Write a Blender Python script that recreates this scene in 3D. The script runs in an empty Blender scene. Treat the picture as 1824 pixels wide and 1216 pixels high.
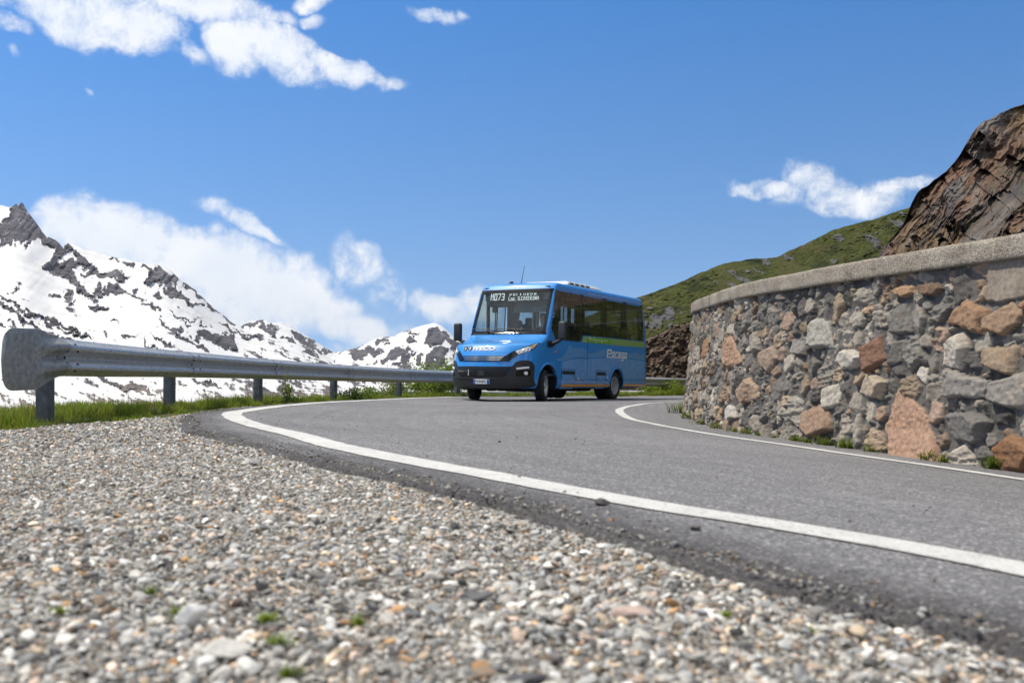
import bpy, bmesh, math, random
import numpy as np
from mathutils import Vector, Matrix, geometry

random.seed(7)
RNG = np.random.default_rng(11)
SC = bpy.context.scene
COL = SC.collection
R = math.radians

# ------------------------------------------------------------------ camera
FPX, CX, HY = 1773.0, 912.0, 630.0      # photo focal length (px), centre column, horizon row
cam_d = bpy.data.cameras.new('camera')
cam = bpy.data.objects.new('camera', cam_d)
COL.objects.link(cam)
cam_d.sensor_width = 36.0
cam_d.lens = 35.0
cam_d.clip_start = 0.05
cam_d.clip_end = 30000
cam.location = (0, 0, 0)
cam.rotation_euler = (R(90.0) + math.atan(22.0 / FPX), 0, 0)
cam_d.dof.use_dof = True
cam_d.dof.focus_distance = 21.0
cam_d.dof.aperture_fstop = 5.0
SC.camera = cam
SC.render.resolution_x, SC.render.resolution_y = 1024, 682

# ------------------------------------------------------------------ light
SUN_DIR = Vector((-0.52, 0.06, 0.85)).normalized()
SUN_EL = math.asin(SUN_DIR.z)
SUN_AZ = math.atan2(SUN_DIR.x, SUN_DIR.y)
sun_d = bpy.data.lights.new('sun', 'SUN')
sun_d.energy = 3.5
sun_d.angle = R(0.5)
sun_d.color = (1.0, 0.93, 0.81)
sun = bpy.data.objects.new('sun', sun_d)
COL.objects.link(sun)
sun.rotation_euler = (-SUN_DIR).to_track_quat('-Z', 'Y').to_euler()
SC.view_settings.view_transform = 'Standard'
SC.view_settings.look = 'None'
SC.view_settings.exposure = 0.42
SC.view_settings.gamma = 1.0
SC.cycles.max_bounces = 8
SC.cycles.transparent_max_bounces = 16
SC.cycles.use_denoising = True

# clouds: (column, row, half width, half height, tilt, weight) of the photo, turned into sky directions
CLOUDS = [
    (170, 22, 150, 48, 8, 1.0), (250, 40, 80, 34, 15, .9), (45, -20, 90, 30, 0, .8), (340, 5, 120, 40, 0, .9),
    (8, 30, 45, 20, 15, .6), (425, 78, 62, 56, 10, 1.1), (500, 95, 125, 44, 14, 1.1), (590, 118, 80, 28, 14, .95),
    (655, 136, 62, 20, 10, .6), (330, 92, 55, 17, 24, .55), (560, 5, 48, 22, 0, .8), (570, 44, 34, 14, 0, .5), (480, 30, 60, 22, 10, .5),
    (755, 34, 52, 13, 14, .5), (806, 40, 16, 12, 0, .45), (165, 162, 10, 8, 0, .4), (10, 85, 12, 10, 0, .35),
    (130, 405, 85, 44, 8, 1.1), (210, 420, 130, 58, 10, 1.2), (310, 460, 120, 62, 18, 1.2), (400, 500, 130, 85, 18, 1.25),
    (500, 515, 120, 80, 12, 1.25), (570, 535, 80, 46, 10, 1.1), (450, 560, 140, 45, 8, .8), (640, 590, 85, 42, 5, 1.0), (600, 575, 50, 40, 0, .8),
    (700, 600, 60, 30, 0, .75), (790, 545, 62, 34, 5, 1.0), (845, 545, 50, 36, 0, .9),
    (415, 385, 90, 22, 22, .62), (470, 408, 45, 16, 22, .55), (635, 470, 50, 40, 30, .6), (690, 515, 42, 36, 40, .5), (715, 535, 18, 26, 0, .5),
    (630, 640, 90, 30, 0, .7),
    (1445, 332, 66, 44, 25, .85), (1375, 350, 85, 17, 12, .7), (1325, 334, 45, 13, -6, .6), (1520, 345, 115, 32, 4, .8), (1600, 342, 85, 20, -4, .65),
    (1420, 368, 70, 20, 0, .5),
]

def build_world():
    w = bpy.data.worlds.new('World')
    SC.world = w
    w.use_nodes = True
    nt = w.node_tree
    N, L = nt.nodes, nt.links
    N.clear()
    out = N.new('ShaderNodeOutputWorld')
    bg = N.new('ShaderNodeBackground')
    sky = N.new('ShaderNodeTexSky')
    sky.sky_type = 'NISHITA'
    sky.sun_disc = False
    sky.sun_elevation = SUN_EL
    sky.sun_rotation = SUN_AZ
    sky.altitude = 2200
    sky.air_density = 1.0
    sky.dust_density = 0.6
    sky.ozone_density = 2.0
    bg.inputs['Strength'].default_value = SKY_STRENGTH
    tc = N.new('ShaderNodeTexCoord')
    # thin mountain air: the pale band at the horizon is skipped
    lift = N.new('ShaderNodeVectorMath'); lift.operation = 'MULTIPLY_ADD'
    L.new(tc.outputs['Generated'], lift.inputs[0]); lift.inputs[1].default_value = (1, 1, .9); lift.inputs[2].default_value = (0, 0, .22)
    nrm = N.new('ShaderNodeVectorMath'); nrm.operation = 'NORMALIZE'; L.new(lift.outputs[0], nrm.inputs[0])
    L.new(nrm.outputs[0], sky.inputs['Vector'])

    def math_(op, a, b=None, c=None, clamp=False):
        n = N.new('ShaderNodeMath'); n.operation = op; n.use_clamp = clamp
        for i, v in enumerate((a, b, c)):
            if v is None: continue
            if isinstance(v, (int, float)): n.inputs[i].default_value = v
            else: L.new(v, n.inputs[i])
        return n.outputs[0]
    # direction warp by noise
    nz = N.new('ShaderNodeTexNoise'); nz.inputs['Scale'].default_value = 14; nz.inputs['Detail'].default_value = 5
    L.new(tc.outputs['Generated'], nz.inputs['Vector'])
    vm = N.new('ShaderNodeVectorMath'); vm.operation = 'MULTIPLY_ADD'
    L.new(nz.outputs['Color'], vm.inputs[0]); vm.inputs[1].default_value = (.07, .07, .06); vm.inputs[2].default_value = (-.035, -.035, -.030)
    va = N.new('ShaderNodeVectorMath'); va.operation = 'ADD'
    L.new(tc.outputs['Generated'], va.inputs[0]); L.new(vm.outputs[0], va.inputs[1])
    sp = N.new('ShaderNodeSeparateXYZ'); L.new(va.outputs[0], sp.inputs[0])
    az = math_('ARCTAN2', sp.outputs[0], sp.outputs[1])
    el = math_('ARCSINE', sp.outputs[2])
    cb = N.new('ShaderNodeCombineXYZ'); L.new(az, cb.inputs[0]); L.new(el, cb.inputs[1])
    acc = None
    for (x, y, rx, ry, rot, wt) in CLOUDS:
        a = math.atan((x - CX) / FPX); e = math.atan((HY - y) / FPX * math.cos(a))
        mp = N.new('ShaderNodeMapping'); mp.vector_type = 'TEXTURE'
        mp.inputs['Location'].default_value = (a, e, 0)
        mp.inputs['Rotation'].default_value = (0, 0, -R(rot))
        mp.inputs['Scale'].default_value = (rx / FPX * 1.12, ry / FPX * 1.12, 1)
        L.new(cb.outputs[0], mp.inputs['Vector'])
        ln = N.new('ShaderNodeVectorMath'); ln.operation = 'DOT_PRODUCT'
        L.new(mp.outputs[0], ln.inputs[0]); L.new(mp.outputs[0], ln.inputs[1])
        v = math_('MULTIPLY_ADD', ln.outputs['Value'], -wt, wt)
        acc = v if acc is None else math_('MAXIMUM', acc, v)
    base = math_('MAXIMUM', acc, 0.0)
    n2 = N.new('ShaderNodeTexNoise'); n2.inputs['Scale'].default_value = 30; n2.inputs['Detail'].default_value = 12; n2.inputs['Roughness'].default_value = .68
    n2.inputs['Distortion'].default_value = .25
    L.new(tc.outputs['Generated'], n2.inputs['Vector'])
    d = math_('ADD', base, math_('MULTIPLY_ADD', n2.outputs['Fac'], 2.9, -1.30))
    mr = N.new('ShaderNodeMapRange'); mr.interpolation_type = 'SMOOTHSTEP'
    L.new(d, mr.inputs['Value']); mr.inputs['From Min'].default_value = .02; mr.inputs['From Max'].default_value = 1.22
    gate = N.new('ShaderNodeMapRange'); gate.interpolation_type = 'SMOOTHSTEP'
    L.new(base, gate.inputs['Value']); gate.inputs['From Min'].default_value = 0.0; gate.inputs['From Max'].default_value = .48
    alpha = math_('MULTIPLY', mr.outputs[0], gate.outputs[0])
    # broken cloud overhead and behind, outside the picture: it lights the shaded sides and shows in the paint
    sw = N.new('ShaderNodeSeparateXYZ'); L.new(tc.outputs['Generated'], sw.inputs[0])
    def srange(v, a, b):
        q = N.new('ShaderNodeMapRange'); q.interpolation_type = 'SMOOTHSTEP'; L.new(v, q.inputs[0]); q.inputs[1].default_value = a; q.inputs[2].default_value = b
        return q.outputs[0]
    over = math_('MAXIMUM', srange(sw.outputs[2], .42, .56), math_('MULTIPLY', srange(math_('MULTIPLY', sw.outputs[1], -1.0), .0, .3), srange(sw.outputs[2], .04, .16)))
    n4 = N.new('ShaderNodeTexNoise'); n4.inputs['Scale'].default_value = 3.2; n4.inputs['Detail'].default_value = 9; n4.inputs['Roughness'].default_value = .6
    L.new(tc.outputs['Generated'], n4.inputs['Vector'])
    alpha = math_('MAXIMUM', alpha, math_('MULTIPLY', over, srange(n4.outputs['Fac'], .40, .56)))
    # soft grey-blue modelling inside the clouds
    n3 = N.new('ShaderNodeTexNoise'); n3.inputs['Scale'].default_value = 9; n3.inputs['Detail'].default_value = 6
    L.new(tc.outputs['Generated'], n3.inputs['Vector'])
    sh = N.new('ShaderNodeMapRange'); L.new(n3.outputs['Fac'], sh.inputs['Value'])
    sh.inputs['From Min'].default_value = .35; sh.inputs['From Max'].default_value = .65
    mixc = N.new('ShaderNodeMix'); mixc.data_type = 'RGBA'
    L.new(sh.outputs[0], mixc.inputs['Factor'])
    k = CLOUD_LEVEL / SKY_STRENGTH
    mixc.inputs['A'].default_value = (.80 * k, .86 * k, .95 * k, 1); mixc.inputs['B'].default_value = (1.0 * k, 1.0 * k, 1.0 * k, 1)
    grade = N.new('ShaderNodeMix'); grade.data_type = 'RGBA'; grade.blend_type = 'MULTIPLY'; grade.inputs['Factor'].default_value = 1
    sz = N.new('ShaderNodeSeparateXYZ'); L.new(tc.outputs['Generated'], sz.inputs[0])
    ev = N.new('ShaderNodeMapRange'); L.new(sz.outputs[2], ev.inputs[0]); ev.inputs[1].default_value = .06; ev.inputs[2].default_value = .33
    tint = N.new('ShaderNodeMix'); tint.data_type = 'RGBA'; L.new(ev.outputs[0], tint.inputs['Factor'])
    tint.inputs['A'].default_value = SKY_TINT_LOW; tint.inputs['B'].default_value = SKY_TINT
    ev2 = N.new('ShaderNodeMapRange'); L.new(sz.outputs[2], ev2.inputs[0]); ev2.inputs[1].default_value = .36; ev2.inputs[2].default_value = .65
    tint2 = N.new('ShaderNodeMix'); tint2.data_type = 'RGBA'; L.new(ev2.outputs[0], tint2.inputs['Factor'])
    L.new(tint.outputs['Result'], tint2.inputs['A']); tint2.inputs['B'].default_value = SKY_TINT_HIGH
    L.new(sky.outputs[0], grade.inputs['A']); L.new(tint2.outputs['Result'], grade.inputs['B'])
    mix = N.new('ShaderNodeMix'); mix.data_type = 'RGBA'
    L.new(alpha, mix.inputs['Factor']); L.new(grade.outputs['Result'], mix.inputs['A']); L.new(mixc.outputs['Result'], mix.inputs['B'])
    L.new(mix.outputs['Result'], bg.inputs['Color'])
    L.new(bg.outputs[0], out.inputs[0])

SKY_STRENGTH = 0.12
SKY_TINT = (.45, .94, 1.27, 1)
SKY_TINT_LOW = (.87, 1.08, 1.13, 1)
SKY_TINT_HIGH = (1.18, 1.03, .84, 1)
CLOUD_LEVEL = 0.80
build_world()

# ------------------------------------------------------------------ numeric noise
def _hash(ix, iy, iz, seed):
    h = (ix * 374761393 + iy * 668265263 + iz * 2147483647 + seed * 1274126177) & 0xFFFFFFFF
    h = ((h ^ (h >> 13)) * 1274126177) & 0xFFFFFFFF
    h = ((h ^ (h >> 16)) * 2246822519) & 0xFFFFFFFF
    return ((h ^ (h >> 15)) & 0xFFFFFF) / float(0xFFFFFF)

def vnoise(x, y, z=0.0, seed=0):
    """smooth value noise, about -1..1"""
    x, y, z = np.broadcast_arrays(np.asarray(x, float), np.asarray(y, float), np.asarray(z, float))
    xi, yi, zi = np.floor(x).astype(np.int64), np.floor(y).astype(np.int64), np.floor(z).astype(np.int64)
    fx, fy, fz = x - xi, y - yi, z - zi
    fx, fy, fz = [f * f * f * (f * (f * 6 - 15) + 10) for f in (fx, fy, fz)]
    def c(a, b, d): return _hash(xi + a, yi + b, zi + d, seed)
    x00 = c(0, 0, 0) * (1 - fx) + c(1, 0, 0) * fx; x10 = c(0, 1, 0) * (1 - fx) + c(1, 1, 0) * fx
    if np.all(fz == 0):
        return (x00 * (1 - fy) + x10 * fy) * 2 - 1
    x01 = c(0, 0, 1) * (1 - fx) + c(1, 0, 1) * fx; x11 = c(0, 1, 1) * (1 - fx) + c(1, 1, 1) * fx
    a = x00 * (1 - fy) + x10 * fy; b = x01 * (1 - fy) + x11 * fy
    return (a * (1 - fz) + b * fz) * 2 - 1

def fbm(x, y, z=0.0, oct=5, seed=0, gain=.5, lac=2.03):
    s, a, n = 0, 1.0, 0
    for o in range(oct):
        s = s + a * vnoise(np.asarray(x) * lac ** o + o * 17.3, np.asarray(y) * lac ** o + o * 9.1, np.asarray(z) * lac ** o, seed + o)
        n += a; a *= gain
    return s / n

def ridged(x, y, z=0.0, oct=5, seed=0, gain=.5, lac=2.03):
    s, a, n = 0, 1.0, 0
    for o in range(oct):
        v = 1 - np.abs(vnoise(np.asarray(x) * lac ** o + o * 17.3, np.asarray(y) * lac ** o + o * 9.1, np.asarray(z) * lac ** o, seed + o))
        s = s + a * v * v; n += a; a *= gain
    return s / n

def sstep(a, b, x):
    t = np.clip((np.asarray(x, float) - a) / (b - a), 0, 1)
    return t * t * (3 - 2 * t)

# ------------------------------------------------------------------ object helpers
def tag(o, label=None, cat=None, group=None, kind=None):
    if label: o['label'] = label
    if cat: o['category'] = cat
    if group: o['group'] = group
    if kind: o['kind'] = kind
    return o

def empty(name, loc=(0, 0, 0), rot=(0, 0, 0)):
    o = bpy.data.objects.new(name, None)
    o.empty_display_size = .2
    COL.objects.link(o)
    o.location = loc; o.rotation_euler = rot
    return o

def link(name, me, mat, parent=None):
    o = bpy.data.objects.new(name, me)
    if mat is not None:
        for m in (mat if isinstance(mat, (list, tuple)) else [mat]):
            me.materials.append(m)
    COL.objects.link(o)
    if parent is not None: o.parent = parent
    return o

def np_mesh(name, V, F, smooth=True, attrs=None):
    """V (n,3), F (m,k) one array or a list of arrays; attrs {name: (n,) or (n,3)} per vertex"""
    V = np.ascontiguousarray(V, np.float32)
    Fs = F if isinstance(F, list) else [F]
    me = bpy.data.meshes.new(name)
    me.vertices.add(len(V)); me.vertices.foreach_set('co', V.ravel())
    nl = sum(f.size for f in Fs); npoly = sum(len(f) for f in Fs)
    me.loops.add(nl); me.loops.foreach_set('vertex_index', np.concatenate([f.ravel() for f in Fs]).astype(np.int32))
    tot = np.concatenate([np.full(len(f), f.shape[1]) for f in Fs])
    st = np.concatenate([[0], np.cumsum(tot)[:-1]]).astype(np.int32)
    me.polygons.add(npoly); me.polygons.foreach_set('loop_start', st)
    me.polygons.foreach_set('use_smooth', np.full(npoly, smooth))
    me.update(calc_edges=True)
    for k, a in (attrs or {}).items():
        a = np.asarray(a, np.float32)
        if a.ndim == 1:
            at = me.attributes.new(k, 'FLOAT', 'POINT'); at.data.foreach_set('value', a)
        else:
            at = me.attributes.new(k, 'FLOAT_COLOR', 'POINT')
            at.data.foreach_set('color', np.concatenate([a, np.ones((len(a), 1), np.float32)], 1).ravel())
    me.validate()
    return me

def grid_faces(nr, nc):
    i = np.arange(nr - 1)[:, None] * nc + np.arange(nc - 1)[None, :]
    i = i.ravel()
    return np.stack([i, i + 1, i + nc + 1, i + nc], 1)

def bm_mesh(name, bm, smooth=True, sharp=35):
    bmesh.ops.recalc_face_normals(bm, faces=bm.faces)
    me = bpy.data.meshes.new(name)
    bm.to_mesh(me); bm.free()
    if smooth:
        me.polygons.foreach_set('use_smooth', [True] * len(me.polygons))
        if sharp: me.set_sharp_from_angle(angle=R(sharp))
    return me

def bx(bm, c, s, bevel=0.0, rot=None):
    """box centred at c with full sizes s"""
    r = bmesh.ops.create_cube(bm, size=1.0)
    vs = r['verts']
    M = Matrix.Translation(Vector(c)) @ (rot.to_4x4() if rot is not None else Matrix.Identity(4)) @ Matrix.Diagonal((*s, 1))
    bmesh.ops.transform(bm, matrix=M, verts=vs)
    if bevel > 0:
        es = list({e for v in vs for e in v.link_edges})
        bmesh.ops.bevel(bm, geom=es, offset=bevel, segments=2, affect='EDGES', profile=.5)

def tube(bm, pts, rad, seg=8, cap=True):
    pts = [Vector(p) for p in pts]
    rads = rad if isinstance(rad, (list, tuple)) else [rad] * len(pts)
    rings = []
    up = Vector((0, 0, 1))
    for i, p in enumerate(pts):
        d = (pts[min(i + 1, len(pts) - 1)] - pts[max(i - 1, 0)]).normalized()
        a = d.cross(up)
        if a.length < .05: a = d.cross(Vector((1, 0, 0)))
        a.normalize(); b = d.cross(a).normalized()
        rings.append([bm.verts.new(p + (a * math.cos(t) + b * math.sin(t)) * rads[i]) for t in [2 * math.pi * k / seg for k in range(seg)]])
    for r0, r1 in zip(rings, rings[1:]):
        for k in range(seg):
            bm.faces.new((r0[k], r0[(k + 1) % seg], r1[(k + 1) % seg], r1[k]))
    if cap:
        bm.faces.new(rings[0]); bm.faces.new(rings[-1][::-1])

def lathe(bm, prof, axis='x', seg=40, c=(0, 0, 0), cap=False):
    """prof: list of (offset along the axis, radius)"""
    rings = []
    for (a, r) in prof:
        ring = []
        for k in range(seg):
            t = 2 * math.pi * k / seg
            p = (a, r * math.cos(t), r * math.sin(t)) if axis == 'x' else (r * math.cos(t), r * math.sin(t), a)
            ring.append(bm.verts.new(Vector(p) + Vector(c)))
        rings.append(ring)
    for r0, r1 in zip(rings, rings[1:]):
        for k in range(seg):
            bm.faces.new((r0[k], r0[(k + 1) % seg], r1[(k + 1) % seg], r1[k]))
    if cap and prof[0][1] > 1e-4: bm.faces.new(rings[0])
    if cap and prof[-1][1] > 1e-4: bm.faces.new(rings[-1][::-1])

def resample(P, n):
    P = np.asarray(P, float)
    # Catmull-Rom smoothing, then even arc length
    Q = []
    for i in range(len(P) - 1):
        p0, p1, p2, p3 = P[max(i - 1, 0)], P[i], P[i + 1], P[min(i + 2, len(P) - 1)]
        for t in np.linspace(0, 1, 24, endpoint=False):
            Q.append(.5 * ((2 * p1) + (-p0 + p2) * t + (2 * p0 - 5 * p1 + 4 * p2 - p3) * t * t + (-p0 + 3 * p1 - 3 * p2 + p3) * t ** 3))
    Q.append(P[-1]); Q = np.array(Q)
    s = np.concatenate([[0], np.cumsum(np.linalg.norm(np.diff(Q, axis=0), axis=1))])
    t = np.linspace(0, s[-1], n)
    return np.stack([np.interp(t, s, Q[:, k]) for k in range(Q.shape[1])], 1), s[-1]

def normals2(P):
    d = np.gradient(P, axis=0); d /= np.linalg.norm(d, axis=1)[:, None] + 1e-9
    return np.stack([d[:, 1], -d[:, 0]], 1)     # to the right of the direction of travel

# ------------------------------------------------------------------ materials
class Mat:
    """small wrapper to write node trees tersely"""
    def __init__(self, name):
        self.m = bpy.data.materials.new(name); self.m.use_nodes = True
        self.nt = self.m.node_tree; self.N = self.nt.nodes; self.L = self.nt.links
        self.N.clear()
        self.out = self.N.new('ShaderNodeOutputMaterial')
        self.p = self.N.new('ShaderNodeBsdfPrincipled')
        self.L.new(self.p.outputs[0], self.out.inputs[0])
    def set(self, sock, v):
        s = self.p.inputs[sock] if isinstance(sock, str) else sock
        if hasattr(v, 'is_output') or hasattr(v, 'links'): self.L.new(v, s)
        elif isinstance(v, (tuple, list)) and len(v) == 3 and s.type == 'RGBA': s.default_value = (*v, 1)
        else: s.default_value = v
        return self
    def coord(self, kind='Object', scale=None):
        t = self.N.new('ShaderNodeTexCoord').outputs[kind]
        if scale is None: return t
        mp = self.N.new('ShaderNodeMapping'); self.L.new(t, mp.inputs[0])
        mp.inputs['Scale'].default_value = scale if isinstance(scale, (tuple, list)) else (scale,) * 3
        return mp.outputs[0]
    def noise(self, vec, scale, detail=4, rough=.55, dist=0, col=False):
        n = self.N.new('ShaderNodeTexNoise'); self.L.new(vec, n.inputs['Vector'])
        n.inputs['Scale'].default_value = scale; n.inputs['Detail'].default_value = detail
        n.inputs['Roughness'].default_value = rough; n.inputs['Distortion'].default_value = dist
        return n.outputs['Color' if col else 'Fac']
    def voro(self, vec, scale, feature='F1', out='Distance', rand=1):
        n = self.N.new('ShaderNodeTexVoronoi'); self.L.new(vec, n.inputs['Vector']); n.feature = feature
        n.inputs['Scale'].default_value = scale; n.inputs['Randomness'].default_value = rand
        return n.outputs[out]
    def attr(self, name, out='Fac'):
        n = self.N.new('ShaderNodeAttribute'); n.attribute_name = name
        return n.outputs[out]
    def ramp(self, fac, stops, interp='LINEAR'):
        n = self.N.new('ShaderNodeValToRGB'); self.L.new(fac, n.inputs[0])
        r = n.color_ramp; r.interpolation = interp
        while len(r.elements) < len(stops): r.elements.new(.5)
        for e, (p, c) in zip(r.elements, stops):
            e.position = p; e.color = (*c, 1) if len(c) == 3 else c
        return n.outputs[0]
    def rng(self, v, a, b, c=0, d=1, smooth=False):
        n = self.N.new('ShaderNodeMapRange'); self.L.new(v, n.inputs[0])
        if smooth: n.interpolation_type = 'SMOOTHSTEP'
        for i, x in enumerate((a, b, c, d)): n.inputs[i + 1].default_value = x
        return n.outputs[0]
    def mix(self, f, a, b, blend='MIX'):
        n = self.N.new('ShaderNodeMix'); n.data_type = 'RGBA'; n.blend_type = blend
        for s, v in ((n.inputs['Factor'], f), (n.inputs['A'], a), (n.inputs['B'], b)):
            self.set(s, v)
        return n.outputs['Result']
    def op(self, o, a, b=None):
        n = self.N.new('ShaderNodeMath'); n.operation = o
        for i, v in enumerate((a, b)):
            if v is None: continue
            self.set(n.inputs[i], v)
        return n.outputs[0]
    def bump(self, h, strength=.5, dist=.01, prev=None):
        n = self.N.new('ShaderNodeBump'); self.L.new(h, n.inputs['Height'])
        n.inputs['Strength'].default_value = strength; n.inputs['Distance'].default_value = dist
        if prev is not None: self.L.new(prev, n.inputs['Normal'])
        self.L.new(n.outputs[0], self.p.inputs['Normal'])
        return n.outputs[0]

def simple(name, col, rough=.5, metal=0.0, coat=0.0, noise=0.0, nscale=20, spec=None):
    m = Mat(name)
    if noise:
        n = m.noise(m.coord(), nscale, 5)
        c = m.mix(m.rng(n, .3, .7), tuple(x * (1 - noise) for x in col), tuple(min(1, x * (1 + noise)) for x in col))
        m.set('Base Color', c)
    else: m.set('Base Color', col)
    m.set('Roughness', rough).set('Metallic', metal)
    if coat:
        m.set('Coat Weight', coat).set('Coat Roughness', .04)
    if spec is not None: m.set('Specular IOR Level', spec)
    return m.m

def asphalt_mat(paint=False):
    m = Mat('road_paint' if paint else 'asphalt')
    co = m.coord()
    fine = m.voro(co, 130, out='Color')
    sep = m.N.new('ShaderNodeSeparateColor'); m.L.new(fine, sep.inputs[0])
    spk = m.ramp(sep.outputs[0], [(0, (.110, .108, .112)), (.55, (.192, .190, .197)), (.86, (.258, .256, .264)), (1, (.48, .47, .46))])
    big = m.noise(co, .55, 5)
    med = m.noise(co, 5, 4)
    c = m.mix(m.rng(big, .3, .7), spk, m.mix(1.0, spk, (.78, .77, .78), 'MULTIPLY'))
    c = m.mix(m.rng(med, .3, .7, 0, .35), c, m.mix(1.0, c, (1.3, 1.28, 1.25), 'MULTIPLY'))
    ln = m.attr('lane')
    cb = m.N.new('ShaderNodeCombineXYZ'); m.L.new(m.op('MULTIPLY', ln, 7.0), cb.inputs[0]); m.L.new(m.op('MULTIPLY', m.attr('along'), .22), cb.inputs[1])
    trk = m.noise(cb.outputs[0], 1.0, 5, .6)
    c = m.mix(m.rng(trk, .38, .66, 0, .8), c, m.mix(1.0, c, (.80, .80, .81), 'MULTIPLY'))
    e = m.attr('edge')
    c = m.mix(e, c, m.mix(1.0, c, (.40, .385, .375), 'MULTIPLY'))
    h = m.op('ADD', m.voro(co, 120), m.op('MULTIPLY', m.noise(co, 60, 3), .6))
    if paint:
        wear = m.noise(co, 45, 6, .7)
        w2 = m.noise(co, 3, 3)
        f = m.rng(m.op('ADD', wear, m.op('MULTIPLY', w2, .3)), .70, .84, 0, .9)
        white = m.mix(m.rng(m.noise(co, 9, 5), .3, .7), (.50, .495, .475), (.60, .59, .57))
        c = m.mix(f, white, c)
    m.set('Base Color', c).set('Roughness', .82).set('Specular IOR Level', .3)
    m.bump(h, .7 if not paint else .55, .006)
    return m.m

def stone_field_mat(name, rough=.85, bump=.5, bscale=60, noise_amt=.35):
    """colour from the vertex attribute 'col', broken up by noise"""
    m = Mat(name)
    co = m.coord()
    c = m.attr('col', 'Color')
    n = m.noise(co, bscale * .45, 6, .65)
    c = m.mix(1.0, c, m.ramp(n, [(.25, (1 - noise_amt,) * 3), (.75, (1 + noise_amt,) * 3)]), 'MULTIPLY')
    m.set('Base Color', c).set('Roughness', rough).set('Specular IOR Level', .3)
    h = m.noise(co, bscale, 6, .7)
    m.bump(h, bump, .01)
    return m.m

def leaf_mat(name, trans=.35):
    m = Mat(name)
    c = m.attr('col', 'Color')
    m.set('Base Color', c).set('Roughness', .6).set('Specular IOR Level', .25)
    t = m.N.new('ShaderNodeBsdfTranslucent'); m.L.new(m.mix(1.0, c, (1.5, 1.5, .8), 'MULTIPLY'), t.inputs[0])
    mx = m.N.new('ShaderNodeMixShader'); mx.inputs[0].default_value = trans
    m.L.new(m.p.outputs[0], mx.inputs[1]); m.L.new(t.outputs[0], mx.inputs[2]); m.L.new(mx.outputs[0], m.out.inputs[0])
    return m.m

def glass_mat(name, tint, refl=1.0):
    m = Mat(name)
    tr = m.N.new('ShaderNodeBsdfTransparent'); tr.inputs[0].default_value = (*tint, 1)
    gl = m.N.new('ShaderNodeBsdfGlossy'); gl.inputs['Roughness'].default_value = .02; gl.inputs[0].default_value = (1, 1, 1, 1)
    lw = m.N.new('ShaderNodeLayerWeight'); lw.inputs[0].default_value = .5
    f = m.op('MULTIPLY', m.op('ADD', m.op('MULTIPLY', m.op('POWER', lw.outputs['Facing'], 4.0), .5), .035), refl)
    mx = m.N.new('ShaderNodeMixShader')
    m.L.new(f, mx.inputs[0]); m.L.new(tr.outputs[0], mx.inputs[1]); m.L.new(gl.outputs[0], mx.inputs[2])
    m.L.new(mx.outputs[0], m.out.inputs[0])
    m.N.remove(m.p)
    return m.m

# ------------------------------------------------------------------ the lie of the land
OUT_LINE = np.array([(1.95, -.4), (1.55, .9), (1.05, 2.06), (.69, 2.56), (.45, 2.85), (.15, 3.3), (-.13, 3.8), (-.5, 4.45), (-.9, 5.2), (-1.36, 6.15),
                     (-1.88, 7.2), (-2.32, 8.3), (-2.6, 9.4), (-2.77, 11.2), (-2.86, 13.2), (-2.75, 16.0), (-2.2, 19.8), (-1.28, 23.9), (-.45, 26.2), (1.5, 29.3), (5.0, 33.4), (9.4, 37.6), (15, 42.0)])
RAIL = np.array([(-3.71, 8.1), (-3.82, 9.6), (-3.92, 11.6), (-3.80, 15.15), (-3.28, 18.7), (-2.44, 22.2), (-1.50, 25.3), (.8, 28.6), (5.5, 34.5), (10.0, 38.9), (15.5, 43.2)])
RAIL_EXT = np.concatenate([[(-3.3, -8), (-3.45, 0), (-3.6, 5)], RAIL, [(30, 52), (60, 66), (120, 90)]])
WALL_BASE = np.array([(5.4, -2.2), (4.2, .6), (3.45, 3.4), (2.93, 6.0), (2.56, 8.0), (2.28, 10.1), (2.31, 12.0), (2.48, 14.3), (3.1, 16.6), (4.3, 19.2), (6.2, 22.3), (8.6, 25.7), (12, 30), (16, 35)])
COP_Z = 0.72
_oy, _ox = OUT_LINE[:, 1], OUT_LINE[:, 0]
def gz(X, Y):
    """height of the road plane (bank of the hairpin included)"""
    X, Y = np.asarray(X, float), np.asarray(Y, float)
    z = -.325 - .033 * Y
    Yc = np.clip(Y, -3, 44)
    dip = .065 * np.log1p(np.exp((X - .2) * 3)) / 3 * (1 - .75 * sstep(11.5, 15.5, Y)) * (1 - sstep(15, 19, Y))
    dip = np.minimum(dip, .4)
    xl = np.interp(Yc, _oy, _ox)
    rise = .085 * sstep(0, 1, (xl + 1.3 - X) / 1.5) * sstep(4, 9.5, Y) * (1 - .55 * sstep(22, 30, Y))
    return z - dip + rise

_ry, _rx = RAIL_EXT[:, 1], RAIL_EXT[:, 0]
_wy, _wx = WALL_BASE[:, 1], WALL_BASE[:, 0]
def ground_z(X, Y):
    X, Y = np.asarray(X, float), np.asarray(Y, float)
    xr = np.interp(Y, _ry, _rx)
    slope = np.interp(Y, [0, 14, 20, 26, 34, 60], [1, 1, .95, .8, .66, .7])
    d = np.maximum((xr - X) * slope - .75, 0)               # metres outside the guardrail
    road = gz(np.clip(X, -12, 20), np.clip(Y, -20, 46)) - .03
    drop = 0.10 * d + .55 * np.maximum(d - .5, 0) ** 1.05
    z = road - np.minimum(drop, 60 + .012 * np.hypot(X, Y))
    # beyond the bend the land falls to a lower road
    z = z - .04 * np.maximum(np.minimum(Y, 60) - 36, 0) * (d <= 0)
    far = sstep(60, 300, np.hypot(X, Y - 10))
    z = z * (1 - far) + far * np.minimum(z, -60 - .01 * np.hypot(X, Y))
    return z

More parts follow.
